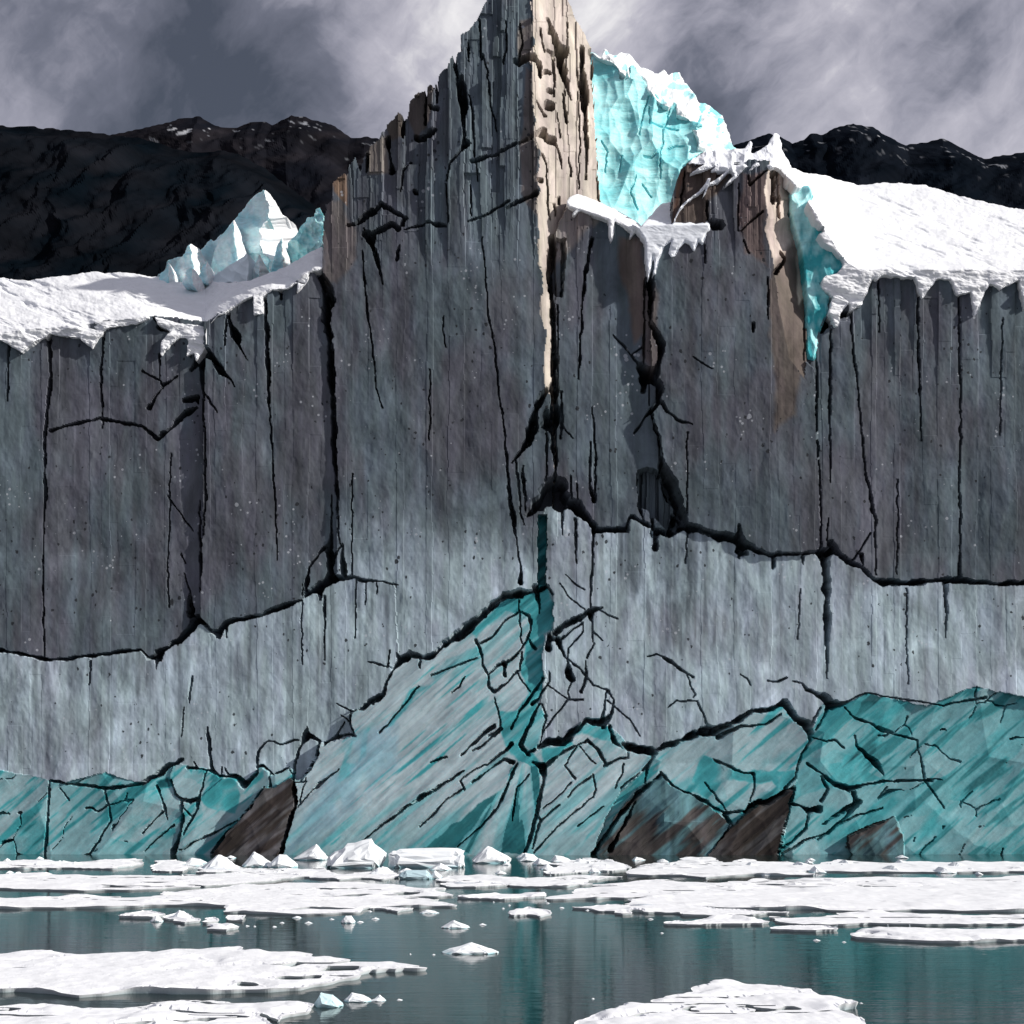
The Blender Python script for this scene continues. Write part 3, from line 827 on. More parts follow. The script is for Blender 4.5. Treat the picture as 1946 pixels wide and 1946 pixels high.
# colour of stone and ice
def C3_(c): return np.array(c)[None, None, :]
patch = sst(-.25, .35, fbm(U / 120, V / 200, 81, 4) + .25 * fbm(U / 16, V / 200, 85, 2))[..., None]
col = C3_((.088, .118, .136)) * (1 - patch) + C3_((.084, .092, .110)) * patch
light = np.zeros(U.shape)
light = np.where(is_low, 1, light)
light = np.where(LAB == lT, sst(930, 1130, V + 60 * fbm(U / 50, V / 50, 91, 4)), light)
purple = np.maximum(mask(T(1200, 900, "-100,400 780,480 830,1000 400,1300 200,1400 0,1000 -120,600"), 40), mask(T(250, 900, "66,1340 420,1200 420,1500 66,1560 -600,1500 -600,1350"), 40))
light = light * (1 - .62 * purple * sst(-.3, .3, fbm(U / 9, V / 150, 95, 3)))
dark_drip = sst(.1, .5, fbm(U / 11, V / 260, 97, 3)) * is_low * sst(420, 60, V - interpu(cat(H1[:-1], [(757, 1112), (1030, 1110)], H2[1:]), U))
light = light * (1 - .5 * dark_drip)
lc = C3_((.300, .385, .420)) * (1 - patch) + C3_((.288, .348, .388)) * patch
col = col * (1 - light[..., None]) + lc * light[..., None]
def paint(poly, c, k=1.0, soft=9):
    global col
    m = (mask(poly, soft) * k)[..., None] * (~is_ice)[..., None]
    col = col * (1 - m) + C3_(c) * m
# brown and rusty stone
paint(T(600, 0, "120,1340 230,1260 235,1500 200,1480 130,1400"), (.19, .12, .075), .8, 4)
paint(T(600, 0, "62,1490 110,1465 200,1480 230,1600 300,1660 320,1900 160,2100 45,2050"), (.12, .105, .10), .8)
paint(T(600, 0, "510,900 600,815 640,850 640,1000 560,1020"), (.085, .072, .06), .9, 4)
paint(T(600, 0, "690,715 830,615 870,600 830,900 740,1000 670,840"), (.09, .078, .068), .9, 4)
paint(T(600, 0, "375,1100 460,1010 520,960 540,1250 390,1260"), (.17, .15, .13), .8, 6)
paint(T(600, 0, "1500,120 1590,120 1590,380 1490,430 1480,300"), (.14, .12, .105), .8, 5)
paint(T(600, 0, "1540,480 1620,560 1600,960 1640,1080 1630,1600 1560,1500 1510,1400 1500,1050 1530,700"), (.13, .115, .105), .85, 5)
paint(T(1200, 0, "285,1650 300,1450 340,1300 365,1220 410,1190 560,1190 720,1240 700,1300 560,1480 570,1650 450,1640"), (.085, .065, .052), .92, 6)
paint(T(1200, 0, "330,1400 365,1240 400,1220 360,1420 300,1640"), (.15, .08, .05), .7, 4)
paint(T(1200, 0, "800,1300 980,1270 1000,1500 960,1650 1000,1932 830,1850 790,1600"), (.13, .09, .08), .75, 10)
paint(T(900, 450, "1090,0 1250,0 1260,700 1180,780 1140,500 1060,250"), (.125, .098, .082), .85)
paint(T(900, 450, "1250,330 1330,330 1390,800 1340,1000 1250,920"), (.12, .10, .092), .8)
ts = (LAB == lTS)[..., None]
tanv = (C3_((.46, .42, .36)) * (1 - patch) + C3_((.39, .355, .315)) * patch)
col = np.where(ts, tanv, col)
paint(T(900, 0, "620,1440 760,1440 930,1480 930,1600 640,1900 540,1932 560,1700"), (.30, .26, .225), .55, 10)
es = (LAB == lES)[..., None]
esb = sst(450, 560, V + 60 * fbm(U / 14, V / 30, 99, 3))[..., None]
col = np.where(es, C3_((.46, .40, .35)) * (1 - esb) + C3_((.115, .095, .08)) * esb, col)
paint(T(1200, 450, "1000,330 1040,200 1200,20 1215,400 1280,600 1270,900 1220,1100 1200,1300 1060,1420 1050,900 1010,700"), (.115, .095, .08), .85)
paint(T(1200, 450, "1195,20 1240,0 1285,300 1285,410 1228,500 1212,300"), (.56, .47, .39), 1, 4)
# ice
tz = np.where(LAB == lM, .03, np.where(LAB == lR2, .30, np.where(L(lI1, lI2), .20, .12)))
tz = tz + np.where(LAB == lM, .26 * sst(.0, .5, fbm(ru / 130, rv / 13, 101, 4)), .22 * sst(.05, .5, fbm(ru / 110, rv / 45, 191, 4)) + .22 * (vtone(_p / 2.4, _q, 58, 171) - .42) + .42 * sst(.08, .34, fbm(ru / 120, rv / 11, 193, 4)))
tz = tz + np.where(LAB == lM, .16 * sst(1500, 1620, V - 0.0 * U) , 0)
for poly, k in (
    (T(600, 900, "1130,1180 1390,900 1640,860 1700,830 1745,960 1745,1150 1690,1180 1660,1500 1680,1540 1580,1640 1500,1450 1540,1250 1590,1140 1570,1040 1400,1010 1180,1210"), .80),  # teal ice darkened at the mound top, shade of the overhang painted in
    (T(600, 900, "1630,250 1705,250 1700,850 1625,860"), .95),
    (T(600, 1250, "1670,0 1690,150 1640,330 1560,520 1510,640 1600,690 1680,800 1500,790 1400,640 1360,560 1350,400 1480,380 1570,260"), .75),
    (T(600, 1250, "1640,340 1700,430 1600,690 1520,630 1560,500"), .55),
    (T(600, 1250, "1480,780 1440,1000 1410,1440 1180,1440 800,1400 1000,1220 1200,1070 1400,940"), .72),
    (T(900, 1250, "300,1300 280,1100 340,900 400,1000 360,1200 340,1400"), .35),
    (T(600, 1250, "470,550 560,430 700,230 830,200 640,400 560,500"), .55),
    (T(600, 900, "840,1510 960,1360 1200,1250 1210,1330 1000,1430 870,1520"), .5),
    (T(600, 1250, "140,950 190,760 280,580 300,590 220,780 300,780 370,500 400,510 370,720 240,860"), .5),
    (T(250, 1250, "1540,800 1640,600 1900,700 1930,760 1300,1240 1150,1300"), .16),
    (T(900, 1250, "760,1440 960,1200 1200,960 1320,720 1240,840 1080,980 900,1200"), .5),
    (T(1200, 1250, "400,950 530,720 600,740 820,850 900,820 1210,830 1190,900 1100,990 1040,900 920,920 700,900 560,1040"), .72),
    (T(1200, 1250, "1300,780 1500,760 1850,880 1700,940 1550,960 1400,870"), .55),
    (T(1200, 1250, "1750,500 1850,540 1850,700 1780,700"), .75),
    (T(900, 1250, "700,590 800,470 930,480 1010,500 1050,640 900,580 800,540"), .6),
    (T(900, 1250, "500,660 640,650 720,600 740,640 560,740 520,780"), .7),
    (T(250, 1250, "90,1410 160,1290 330,1250 340,1300 170,1400"), .7),
    (T(250, 1250, "500,1040 600,870 760,890 800,1000 750,1150 560,1110"), .75),
    (T(250, 1250, "800,1000 980,810 990,880 830,990"), .7),
    (T(250, 1250, "180,900 280,880 300,950 200,960"), .9),
    (T(250, 1250, "400,800 460,800 440,860"), .7)):
    m = mask(poly, 5)
    st_ = np.where(LAB == lM, .75 + .5 * fbm(ru / 90, rv / 9, 111, 3), .8 + .5 * facets(ru / 1.4, rv, 26, 7))
    tz = np.maximum(tz, m * k * np.clip(st_, .3, 1.15))
fan = mask(T(600, 1250, "1440,800 1500,770 1660,800 1640,1000 1590,1440 1180,1440 790,1400 1000,1230 1200,1070 1400,940"), 6)
th = np.arctan2(U - 1006, V - 1395)
rr = np.hypot(U - 1006, V - 1395)
fs = fbm(th * 7.5 + .05 * fbm(U / 30, V / 30, 141, 2), rr / 260, 143, 3)
tz = np.where((LAB == lM) & (fan > .5), np.where(fs > .02, .88, .42 * sst(-.5, .02, fs)), tz)
blue = mask(T(250, 1250, "1150,1400 1250,1180 1540,830 1640,620 1760,520 1930,560 1930,760 1500,1180 1300,1400"), 30)
strk = sst(.22, .42, fbm(ru / 150, rv / 7, 151, 3)) * (LAB == lM)
tz = np.maximum(tz, .52 * strk * (mask(T(600, 1250, "0,900 400,400 700,150 1200,-100 1250,450 900,900 400,1400 0,1420"), 20)))
tz = np.clip(tz, 0, 1)[..., None]
def teal(t):
    a = C3_((.345, .425, .465)); b = C3_((.050, .315, .35)); c = C3_((.002, .062, .076))
    return np.where(t < .5, a + (b - a) * (t / .5), b + (c - b) * (t / .5 - 1))
icec = teal(tz); icec = icec * (1 - .6 * blue[..., None]) + C3_((.20, .36, .45)) * .6 * blue[..., None]
col = np.where(is_ice[..., None], icec, col)
bz = sst(-.1, .4, fbm(ru / 90, rv / 12, 121, 4))[..., None]
bcol = C3_((.026, .021, .019)) * (1 - bz) + C3_((.075, .076, .080)) * bz
bz2 = sst(-.05, .3, fbm(ru / 120, rv / 16, 125, 4) + .22)[..., None]
bcol2 = C3_((.050, .046, .045)) * (1 - bz2) + C3_((.075, .165, .185)) * bz2
col = np.where(L(lBL, lBW)[..., None], bcol, col)
col = np.where(L(lBR, lBF)[..., None], bcol2, col)

def cliff_piece(name, lab, mat, parent=None):
    c = LAB0[:-1, :-1] == lab
    V_, Q_, C_ = grid_mesh(c, XX, YY, ZZ, col, BK)
    return mk(name, V_, Q_, mat, parent, C_)

tag(cliff_piece('rock_column', lA, ROCK), 'grey rock column at the far left under the hanging snow bank', 'rock', 'grey rock columns of the cliff')
tag(cliff_piece('rock_column', lB, ROCK), 'grey rock column between the far left column and the tall tower', 'rock', 'grey rock columns of the cliff')
tag(cliff_piece('rock_column', lD, ROCK), 'grey rock column right of the tower under a thin sloping snow ledge', 'rock', 'grey rock columns of the cliff')
tag(cliff_piece('rock_column', lF, ROCK), 'dark grey rock column at the far right under the snow slope', 'rock', 'grey rock columns of the cliff')
tw = tag(empty('rock_tower', (0, 205, 0)), 'tallest jagged grey rock tower with a sunlit tan right side', 'rock')
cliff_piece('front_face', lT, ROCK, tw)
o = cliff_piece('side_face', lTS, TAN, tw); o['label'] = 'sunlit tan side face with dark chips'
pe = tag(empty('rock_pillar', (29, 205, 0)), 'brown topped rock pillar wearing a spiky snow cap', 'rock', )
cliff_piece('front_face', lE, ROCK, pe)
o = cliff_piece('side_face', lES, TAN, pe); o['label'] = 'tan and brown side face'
tag(cliff_piece('rock_slab', lLL, ROCK), 'pale grey slab below the long crack on the left', 'rock', 'pale lower slabs of the cliff')
tag(cliff_piece('rock_slab', lLR, ROCK), 'pale grey slab below the long crack on the right', 'rock', 'pale lower slabs of the cliff')
tag(cliff_piece('ice_mound', lM, ICE), 'big slanting blue and teal ice mound under the tower', 'ice')
tag(cliff_piece('ice_block', lI1, ICE), 'cracked teal ice block at the water, leftmost in the cliff foot', 'ice', 'teal ice blocks at the cliff foot')
tag(cliff_piece('ice_block', lI2, ICE), 'teal ice block left of the dark slanting boulder', 'ice', 'teal ice blocks at the cliff foot')
tag(cliff_piece('ice_block', lR1, ICE), 'rounded teal ice block above the two brown boulders', 'ice', 'teal ice blocks at the cliff foot')
tag(cliff_piece('ice_block', lR2, ICE), 'bright teal ice block at the right end of the cliff foot', 'ice', 'teal ice blocks at the cliff foot')
tag(cliff_piece('boulder', lBL, BOULDER), 'dark brown slanting boulder at the water left of the ice mound', 'boulder', 'boulders at the cliff foot')
tag(cliff_piece('boulder', lBR, BOULDER), 'broad grey brown boulder with teal streaks right of the ice mound', 'boulder', 'boulders at the cliff foot')
tag(cliff_piece('boulder', lBW, BOULDER), 'dark brown wedge shaped boulder under the rounded teal ice block', 'boulder', 'boulders at the cliff foot')
tag(cliff_piece('boulder', lBF, BOULDER), 'grey boulder at the water below the bright teal ice at far right', 'boulder', 'boulders at the cliff foot')

# ------------------------------------------------------------------ layers: snow, far ice, mountains
def relief(name, poly, Yfn, mat, parent=None, colr=(.80, .82, .85), step=1.7, thick=3.0, warp=1.2, Dfn=None, rnd_px=5, rnd_m=.5, holes=None, smooth=False, only=None):
    p = np.asarray(poly)
    u = np.arange(p[:, 0].min() - 3, p[:, 0].max() + 4, step); v = np.arange(p[:, 1].min() - 3, p[:, 1].max() + 4, step)
    u, v = np.meshgrid(u, v)
    sd = int(abs(p[0, 0] * 7 + p[0, 1] * 3)) % 900 + 300
    sc = step / 1.7
    x = u + warp * sc * fbm(u / 7 / sc, v / 7 / sc, sd, 3); y = v + warp * sc * fbm(u / 7 / sc, v / 7 / sc, sd + 5, 3)
    ins = inside(p, x, y)
    if holes:
        for h in holes: ins &= ~inside(h, x, y)
    if only is not None: ins &= only(u, v)
    Ym = Yfn(u, v) + 0 * u
    X, Z = unproj(u, v, Ym)
    d = np.zeros(u.shape)
    if rnd_px:
        e = np.clip(pdist(p, x, y) / rnd_px, 0, 1)
        d += rnd_m * (1 - np.sqrt(1 - (1 - e)**2))
    if Dfn is not None: d = d + Dfn(u, v)
    Y = Ym + d
    c = colr(u, v) if callable(colr) else np.ones(u.shape + (3,)) * np.array(colr)
    cells = ins[:-1, :-1]
    V_, Q_, C_ = grid_mesh(cells, X, Y, Z, c, Y + thick, 2)
    return mk(name, V_, Q_, mat, parent, C_, smooth)

# -- left snow bank on the columns
rock_top = np.array([(-270, 625), (-150, 615), (0, 632), (90, 622), (180, 612), (267, 602), (300, 606), (392, 622), (415, 598), (444, 579), (478, 561), (516, 548), (542, 546), (566, 531), (597, 508), (612, 505)])
bank = cat([(-265, 540), (-100, 522), (60, 531), (180, 516)], T(250, 450, "66,265 180,288 330,318 450,325 600,322 850,318 1000,268 1180,188 1395,60 1400,215 1380,235 1300,250 1290,320 1265,345 1212,410 1215,330 1130,372 1030,378 958,430 966,560 890,570 888,425 755,500 720,532 640,567 548,650 545,785 520,828 465,912 458,845 402,872 412,740 350,733 290,772 205,868 214,762 283,692 180,632 160,577 66,622"), [(200, 622), (172, 660), (150, 640), (90, 632), (40, 668), (0, 645), (-60, 640), (-90, 690), (-120, 628), (-265, 636)])
def Ybank(u, v):
    e = interpu(rock_top, u)
    base = np.where(u > 391, Ycliff(v) + .2, Ycliff(v) + 1.0) - .55
    return base + np.clip(e - v, 0, 300) * .30
def snowD(s=1.0, seed=200):
    return lambda u, v: s * (.35 * fbm(u / 34, v / 13, seed, 4) + .30 * sst(.15, .5, fbm((u + .5 * v) / 90, (v - .35 * u) / 16, seed + 7, 4)) + .05 * fbm(u / 7, v / 6, seed + 4, 3))
tag(relief('snow_bank', bank, Ybank, SNOW, Dfn=snowD(1.6, 200), thick=2.0, warp=2.0, rnd_px=3, rnd_m=.25), 'wide snow bank draped over the left columns with dripping fringe', 'snow')

# -- left ice peaks
ridge = T(250, 0, "965,1385 1000,1480 1000,1600 940,1680 950,1750 930,1800 1000,1900 1020,2000")
peak = T(250, 0, "180,2029 235,1990 265,1920 330,1885 375,1880 400,1820 430,1790 490,1830 510,1830 560,1775 585,1755 605,1770 640,1725 680,1705 710,1715 712,1660 745,1615 775,1590 830,1510 900,1430 965,1385 990,1400 1015,1420 1060,1490 1110,1580 1160,1620 1195,1640 1215,1705 1170,1770 1130,1830 1130,1900 1060,2030 900,2080 600,2080 180,2080")
ridge2 = T(250, 0, "430,1790 440,1900 450,2080")
def Ypeak(u, v):
    r = interp(ridge, v) + 5 * fbm(u * 0 + 3, v / 9, 210, 3)
    r2 = interp(ridge2, v)
    lft = np.minimum((r - u) * .085, 6 + np.abs(u - r2) * .05)
    lft = np.where(u < r, np.minimum((r - u) * .09, np.abs(u - r2) * .09 + 4.5), (u - r) * .20)
    return 238 + lft
pk = tag(empty('ice_peak', (-37, 226, 66)), 'pointed pale ice peak, tallest behind the left snow bank', 'ice')
def pcol(u, v):
    t = np.clip(.5 + .9 * fbm(u / 16, v / 30, 215, 4), 0, 1)[..., None]
    return np.array((.74, .89, .93)) * t + np.array((.38, .74, .81)) * (1 - t)
only_l = lambda u, v: u < interp(ridge, v) + 5 * fbm(u * 0 + 3, v / 9, 210, 3) + 4 * fbm(u / 8, v / 8, 216, 2)
relief('ice_face', peak, Ypeak, ICEV, pk, pcol, Dfn=lambda u, v: .8 * facets(u * 1.5, v * .8, 28, 21) + .12 * facets(u * 1.3, v * .8, 10, 22), thick=8, rnd_px=0, only=only_l)
o = relief('snowy_face', peak, Ypeak, SNOW, pk, Dfn=lambda u, v: .5 * facets(u, v, 14, 23) + .25 * facets(u, v, 7, 24), thick=8, rnd_px=0, only=lambda u, v: ~only_l(u, v)); o['label'] = 'sunlit snow covered right side'
def spire(outline, rdg, y0, sd, lab):
    o_ = T(250, 0, outline); r_ = T(250, 0, rdg)
    def Yf(u, v):
        r = interp(r_, v) + 3 * fbm(u * 0 + 3, v / 8, sd, 3)
        return y0 + np.where(u < r, (r - u) * .07, (u - r) * .24)
    def cf(u, v):
        t = np.clip(.5 + .9 * fbm(u / 12, v / 24, sd + 1, 4), 0, 1)[..., None]
        c = np.array((.78, .90, .93)) * t + np.array((.34, .72, .79)) * (1 - t)
        return np.where((u > interp(r_, v))[..., None], np.array((.85, .87, .88)), c)  # right of the ridge whitened: sunlit side painted into the tint
    return tag(relief('ice_spire', o_, Yf, ICEV, None, cf, Dfn=lambda u, v: .6 * facets(u * 1.4, v * .8, 22, sd + 2) + .2 * facets(u, v, 9, sd + 3), thick=5, rnd_px=0, warp=1.8), lab, 'ice', 'ice spires round the pale peak')
spire("300,2060 330,1900 375,1885 402,1820 432,1786 462,1812 500,1835 540,1930 600,2070", "432,1786 445,1900 470,2070", 233, 600, 'leftmost white edged ice spire of the cluster beside the pale peak')
spire("560,2070 600,1890 645,1720 682,1700 712,1655 748,1608 775,1690 800,1760 850,1900 880,2080", "748,1608 760,1750 800,2080", 234, 610, 'ice spire with a stepped left edge between the peak and the leftmost spire')
spire("1000,2080 1040,1900 1060,1800 1100,1730 1135,1850 1160,1900 1220,2060", "1100,1730 1105,1850 1120,2080", 231, 620, 'short bright ice spire between the pale peak and the teal fin')
spire("180,2075 215,1990 240,1985 268,1918 290,1960 330,2070", "268,1918 275,2070", 229, 640, 'low ice spire at the far left tip of the cluster')
spire("360,2080 400,1990 440,1960 470,1985 520,2080", "440,1960 450,2080", 223, 650, 'blunt low ice spire below the leftmost white edged one')
spire("850,2080 900,1960 935,1850 960,1905 985,1960 1050,2080", "935,1850 945,2080", 227, 660, 'narrow ice spire standing before the right foot of the pale peak')
spire("470,2070 520,1960 545,1900 590,1985 640,2070", "545,1900 560,2070", 228, 630, 'smallest ice spire standing in the snow left of the serac')
fin = T(250, 0, "1215,1705 1240,1650 1270,1630 1285,1590 1340,1600 1350,1530 1380,1520 1395,1560 1420,1590 1415,1640 1405,1700 1400,1800 1300,1880 1220,1950 1120,2000 1125,1860 1150,1790")
def fcol(u, v):
    t = np.clip(.5 + .9 * fbm((u + v) / 22, (u - v) / 9, 225, 4), 0, 1)[..., None]
    return np.array((.60, .88, .90)) * t + np.array((.26, .68, .73)) * (1 - t)
tag(relief('ice_fin', fin, lambda u, v: 233 + (611 - u) * .04, ICEV, None, fcol, Dfn=lambda u, v: .8 * facets(u, v, 20, 26) + .3 * facets(u, v, 8, 27), thick=6, rnd_px=0), 'teal jagged ice fin wedged between the pale peak and the tower', 'ice')
ser = T(250, 450, "560,330 600,280 700,220 840,120 870,140 930,210 895,270 960,300 870,330 800,340")
rs = T(250, 450, "850,120 860,200 850,340")
tag(relief('ice_serac', ser, lambda u, v: 226 + np.where(u < interp(rs, v), (interp(rs, v) - u) * .07, (u - interp(rs, v)) * .2), SNOW, None, (.72, .82, .88), Dfn=lambda u, v: .5 * facets(u, v, 14, 28), thick=5, rnd_px=0), 'small snowy ice serac standing in front of the pale peak', 'ice')

# -- the big ice tower behind the cliff
it_out = T(900, 0, "850,372 875,375 930,410 960,340 995,385 1040,400 1080,375 1130,395 1180,435 1230,485 1300,500 1350,545 1390,520 1430,545 1460,520 1510,515 1550,600 1600,660 1650,740 1700,750 1740,765 1830,840 1850,920 1880,1000 1900,1060 1935,1090 1935,1250 1600,1400 1500,1750 1260,1800 1000,1700 850,1550")
it_rim = T(900, 0, "850,372 875,382 935,428 1000,452 1060,490 1075,590 1100,600 1120,520 1145,580 1150,500 1165,470 1230,560 1260,600 1290,700 1330,745 1430,785 1480,740 1495,830 1600,880 1680,930 1600,960 1650,1040 1640,1090 1690,1110 1600,1170 1560,1215 1700,1260 1935,1260 1935,1090 1900,1060 1880,1000 1850,920 1830,840 1740,765 1700,750 1650,740 1600,660 1550,600 1510,515 1460,520 1430,545 1390,520 1350,545 1300,500 1230,485 1180,435 1130,395 1080,375 1040,400 995,385 960,340 930,410 875,375")
it = tag(empty('ice_tower', (25, 224, 70)), 'huge turquoise ice tower with a white rim right of the rock tower', 'ice')
rim_line = T(900, 0, "850,380 1000,460 1120,560 1260,640 1380,760 1520,850 1640,960 1660,1060 1600,1190")
def rec(u, v): return np.where(inside(it_rim, u, v), pdist(rim_line, u, v, False) * .13, 0)
def Yit(u, v): return 238 + (u - 1120) * .028 - (v - 250) * .012
def itcol(u, v):
    t = np.clip(.55 + .8 * fbm(u / 60, v / 18, 231, 4) - .35 * sst(1230, 1330, u) * sst(330, 180, v), 0, 1)[..., None]
    return np.array((.46, .84, .86)) * t + np.array((.19, .62, .67)) * (1 - t)
def itD(u, v):
    d = 1.5 * facets(u * 1.25, v / 1.5, 52, 31) + .35 * facets(u * 1.2, v / 1.3, 24, 36) + .10 * facets(u, v / 1.6, 22, 32) + .16 * fbm(u / 50, v / 10, 233, 4)
    g = np.zeros(u.shape)
    for s in ("1290,720 1240,850 1210,1000", "1290,800 1290,920 1400,930 1500,950", "1440,790 1420,900 1400,930", "1390,940 1390,1060 1370,1120 1370,1300", "1250,1160 1310,1160 1370,1110", "1430,1090 1480,1070 1540,1075", "1190,1300 1150,1420 1200,1540", "1330,570 1350,610", "1240,1350 1310,1430", "940,1040 980,1110 965,1250", "1090,1150 1070,1260"):
        g = np.maximum(g, .45 * np.clip(1.6 - pdist(T(900, 0, s), u + 2 * fbm(u / 9, v / 9, 235, 2), v, False) / 1.3, 0, 1))
    return d + g
relief('ice_face', it_out, lambda u, v: Yit(u, v) + rec(u, v), ICEV, it, itcol, Dfn=itD, thick=14, rnd_px=0, only=lambda u, v: (pdist(it_out, u, v) > 4.5) | (u < 1135) | (v > 330))
def Yrim(u, v):
    return Yit(u, v) - 1.3 + pdist(rim_line, u, v, False) * .13
o = relief('snow_crust', it_rim, Yrim, SNOW, it, lambda u, v: np.array((.80, .84, .86)) - np.array((.45, .14, .11)) * sst(.22, .42, fbm(u / 15, v / 11, 241, 3))[..., None],
       Dfn=lambda u, v: .9 * facets(u, v, 20, 41) + .22 * facets(u, v, 8, 42), thick=6, rnd_px=3, rnd_m=.6); o['label'] = 'white snow crust along the edge'

# -- snow on the middle columns
ledge = T(900, 0, "676,1478 700,1440 755,1415 830,1440 930,1478 1060,1540 1200,1625 1262,1680 1340,1725 1250,1712 1190,1690 1140,1742 1152,1695 1100,1655 1034,1608 1020,1745 1006,1772 990,1700 985,1606 940,1594 772,1534 742,1572 716,1567 748,1530 700,1512")
tag(relief('snow_ledge', ledge, lambda u, v: Ycliff(v) + .25 + np.clip(interpu(T(900, 0, "676,1500 830,1545 980,1595 1190,1685 1340,1725"), u) - v, 0, 100) * .12, SNOW, Dfn=snowD(.4, 250), thick=1.5), 'thin sloping snow ledge on the column right of the tower', 'snow')
notch = cat(T(1200, 0, "-10,1625 60,1660 150,1560 210,1490 300,1470 310,1600 420,1610 470,1640 560,1610 582,1680 542,1730 520,1795 490,1762 460,1842 430,1790 390,1770 345,1820 320,1872 290,1882 270,1850 292,1762 240,1800 200,1900"), T(1200, 450, "190,200 180,267 155,270 168,215 158,140 140,230 125,312 105,200 95,20 60,-30"))
tag(relief('snow_drift', notch, lambda u, v: Ycliff(v) - .95 + np.clip(428 - v, 0, 100) * .16, SNOW, None, (.80, .84, .90), Dfn=snowD(.5, 260), thick=1.6), 'shaded snow drift with icicles in the notch left of the pillar', 'snow')
cap = T(1200, 0, "408,1195 520,1120 740,1090 830,1080 875,1020 890,1050 870,1110 900,1115 1000,1060 1040,980 1060,972 1085,985 1100,1090 1150,1170 1172,1215 1172,1275 1150,1300 1100,1245 1060,1215 1000,1245 970,1195 860,1252 900,1185 830,1232 762,1302 672,1365 750,1280 722,1240 640,1325 560,1362 545,1412 520,1440 550,1372 400,1482 335,1565 312,1640 300,1640 330,1560 372,1490 520,1372 560,1300 580,1305 555,1352 640,1300 700,1245 580,1248 628,1212 422,1267 540,1203")
tag(relief('snow_mantle', cap, lambda u, v: Ycliff(v) - .9 + np.clip(316 - v, 0, 100) * .10 + np.clip(u - 1470, 0, 60) * .10, SNOW, None, (.82, .85, .90), Dfn=lambda u, v: .5 * facets(u, v, 16, 51) + .2 * fbm(u / 8, v / 8, 262, 3), thick=1.2, rnd_px=4, rnd_m=.4), 'spiky snow mantle with streaks running down the brown pillar', 'snow')

# -- glacier on the right: snow slope, teal ice wall, hanging tongue
gl = tag(empty('glacier', (52, 225, 66)), 'white glacier slope with a teal ice wall at the far right', 'glacier')
gtop = cat(T(1200, 0, "1110,1180 1165,1212 1280,1250 1400,1285 1500,1310 1650,1345 1740,1350 1850,1335"), [(1760, 350), (1850, 378), (1950, 398), (2100, 420), (2225, 432)])
gbot = cat([(2225, 505), (2190, 540), (2182, 512), (2150, 520), (2105, 566), (2098, 522), (2070, 518), (2020, 545), (2010, 522), (1960, 535), (1948, 588), (1936, 530), (1900, 548), (1880, 535), (1852, 600), (1845, 552), (1820, 560), (1805, 530), (1780, 528), (1752, 566), (1738, 525), (1715, 525)], T(1200, 450, "1850,272 1800,312 1768,292 1732,392 1692,492 1612,532 1602,462 1532,562 1522,642 1492,652 1470,572 1442,562 1482,432 1402,372 1400,312 1432,282 1500,262 1562,200 1560,150"), T(1200, 0, "1500,1840 1425,1780 1372,1712 1415,1700 1420,1660 1350,1620 1330,1560 1290,1490 1320,1440 1290,1375 1200,1360 1150,1310 1120,1262"))
gedge = np.array([(1490, 330), (1520, 380), (1545, 440), (1580, 490), (1600, 520), (1640, 545), (1679, 520), (1760, 510), (1850, 535), (1950, 520), (2230, 485)])
def Ygl(u, v):
    e = 330 + 182 * sst(1480, 1640, u)
    return Ycliff(v) + .25 + np.clip(e - v, 0, 400) * .34
relief('snow_slope', cat(gtop, gbot), Ygl, SNOW, gl, (.80, .82, .85), Dfn=snowD(1.5, 270), thick=3, warp=2.0, rnd_px=3, rnd_m=.25)
wall = cat(T(1200, 0, "1110,1245 1165,1320 1200,1345 1300,1365 1335,1440 1310,1490 1345,1560 1365,1610 1440,1655 1430,1710 1390,1715 1440,1780 1520,1840 1580,1890"), T(1200, 450, "1575,150 1580,210 1500,275 1440,300 1390,335 1425,400 1455,430 1435,560 1388,690 1342,902 1282,893 1283,600 1285,400 1270,200 1236,50"), T(1200, 0, "1240,1800 1208,1690 1168,1580 1156,1400 1120,1290"))
def wcol(u, v):
    t = np.clip(.5 + .5 * sst(480, 330, v) - .25 * sst(430, 500, v) + .9 * fbm(u / 14, v / 26, 281, 4), 0, 1)[..., None]
    return np.array((.52, .90, .92)) * t + np.array((.04, .38, .43)) * (1 - t)
o = relief('ice_wall', wall, lambda u, v: Ycliff(v) + 1.0 + .02 * np.clip(520 - v, 0, 300), ICEV, gl, wcol, Dfn=lambda u, v: .9 * facets(u, v * .6, 28, 61) + .15 * facets(u, v * .5, 11, 62), thick=8, rnd_px=4, rnd_m=.8); o['label'] = 'teal ice wall with a hanging tongue'

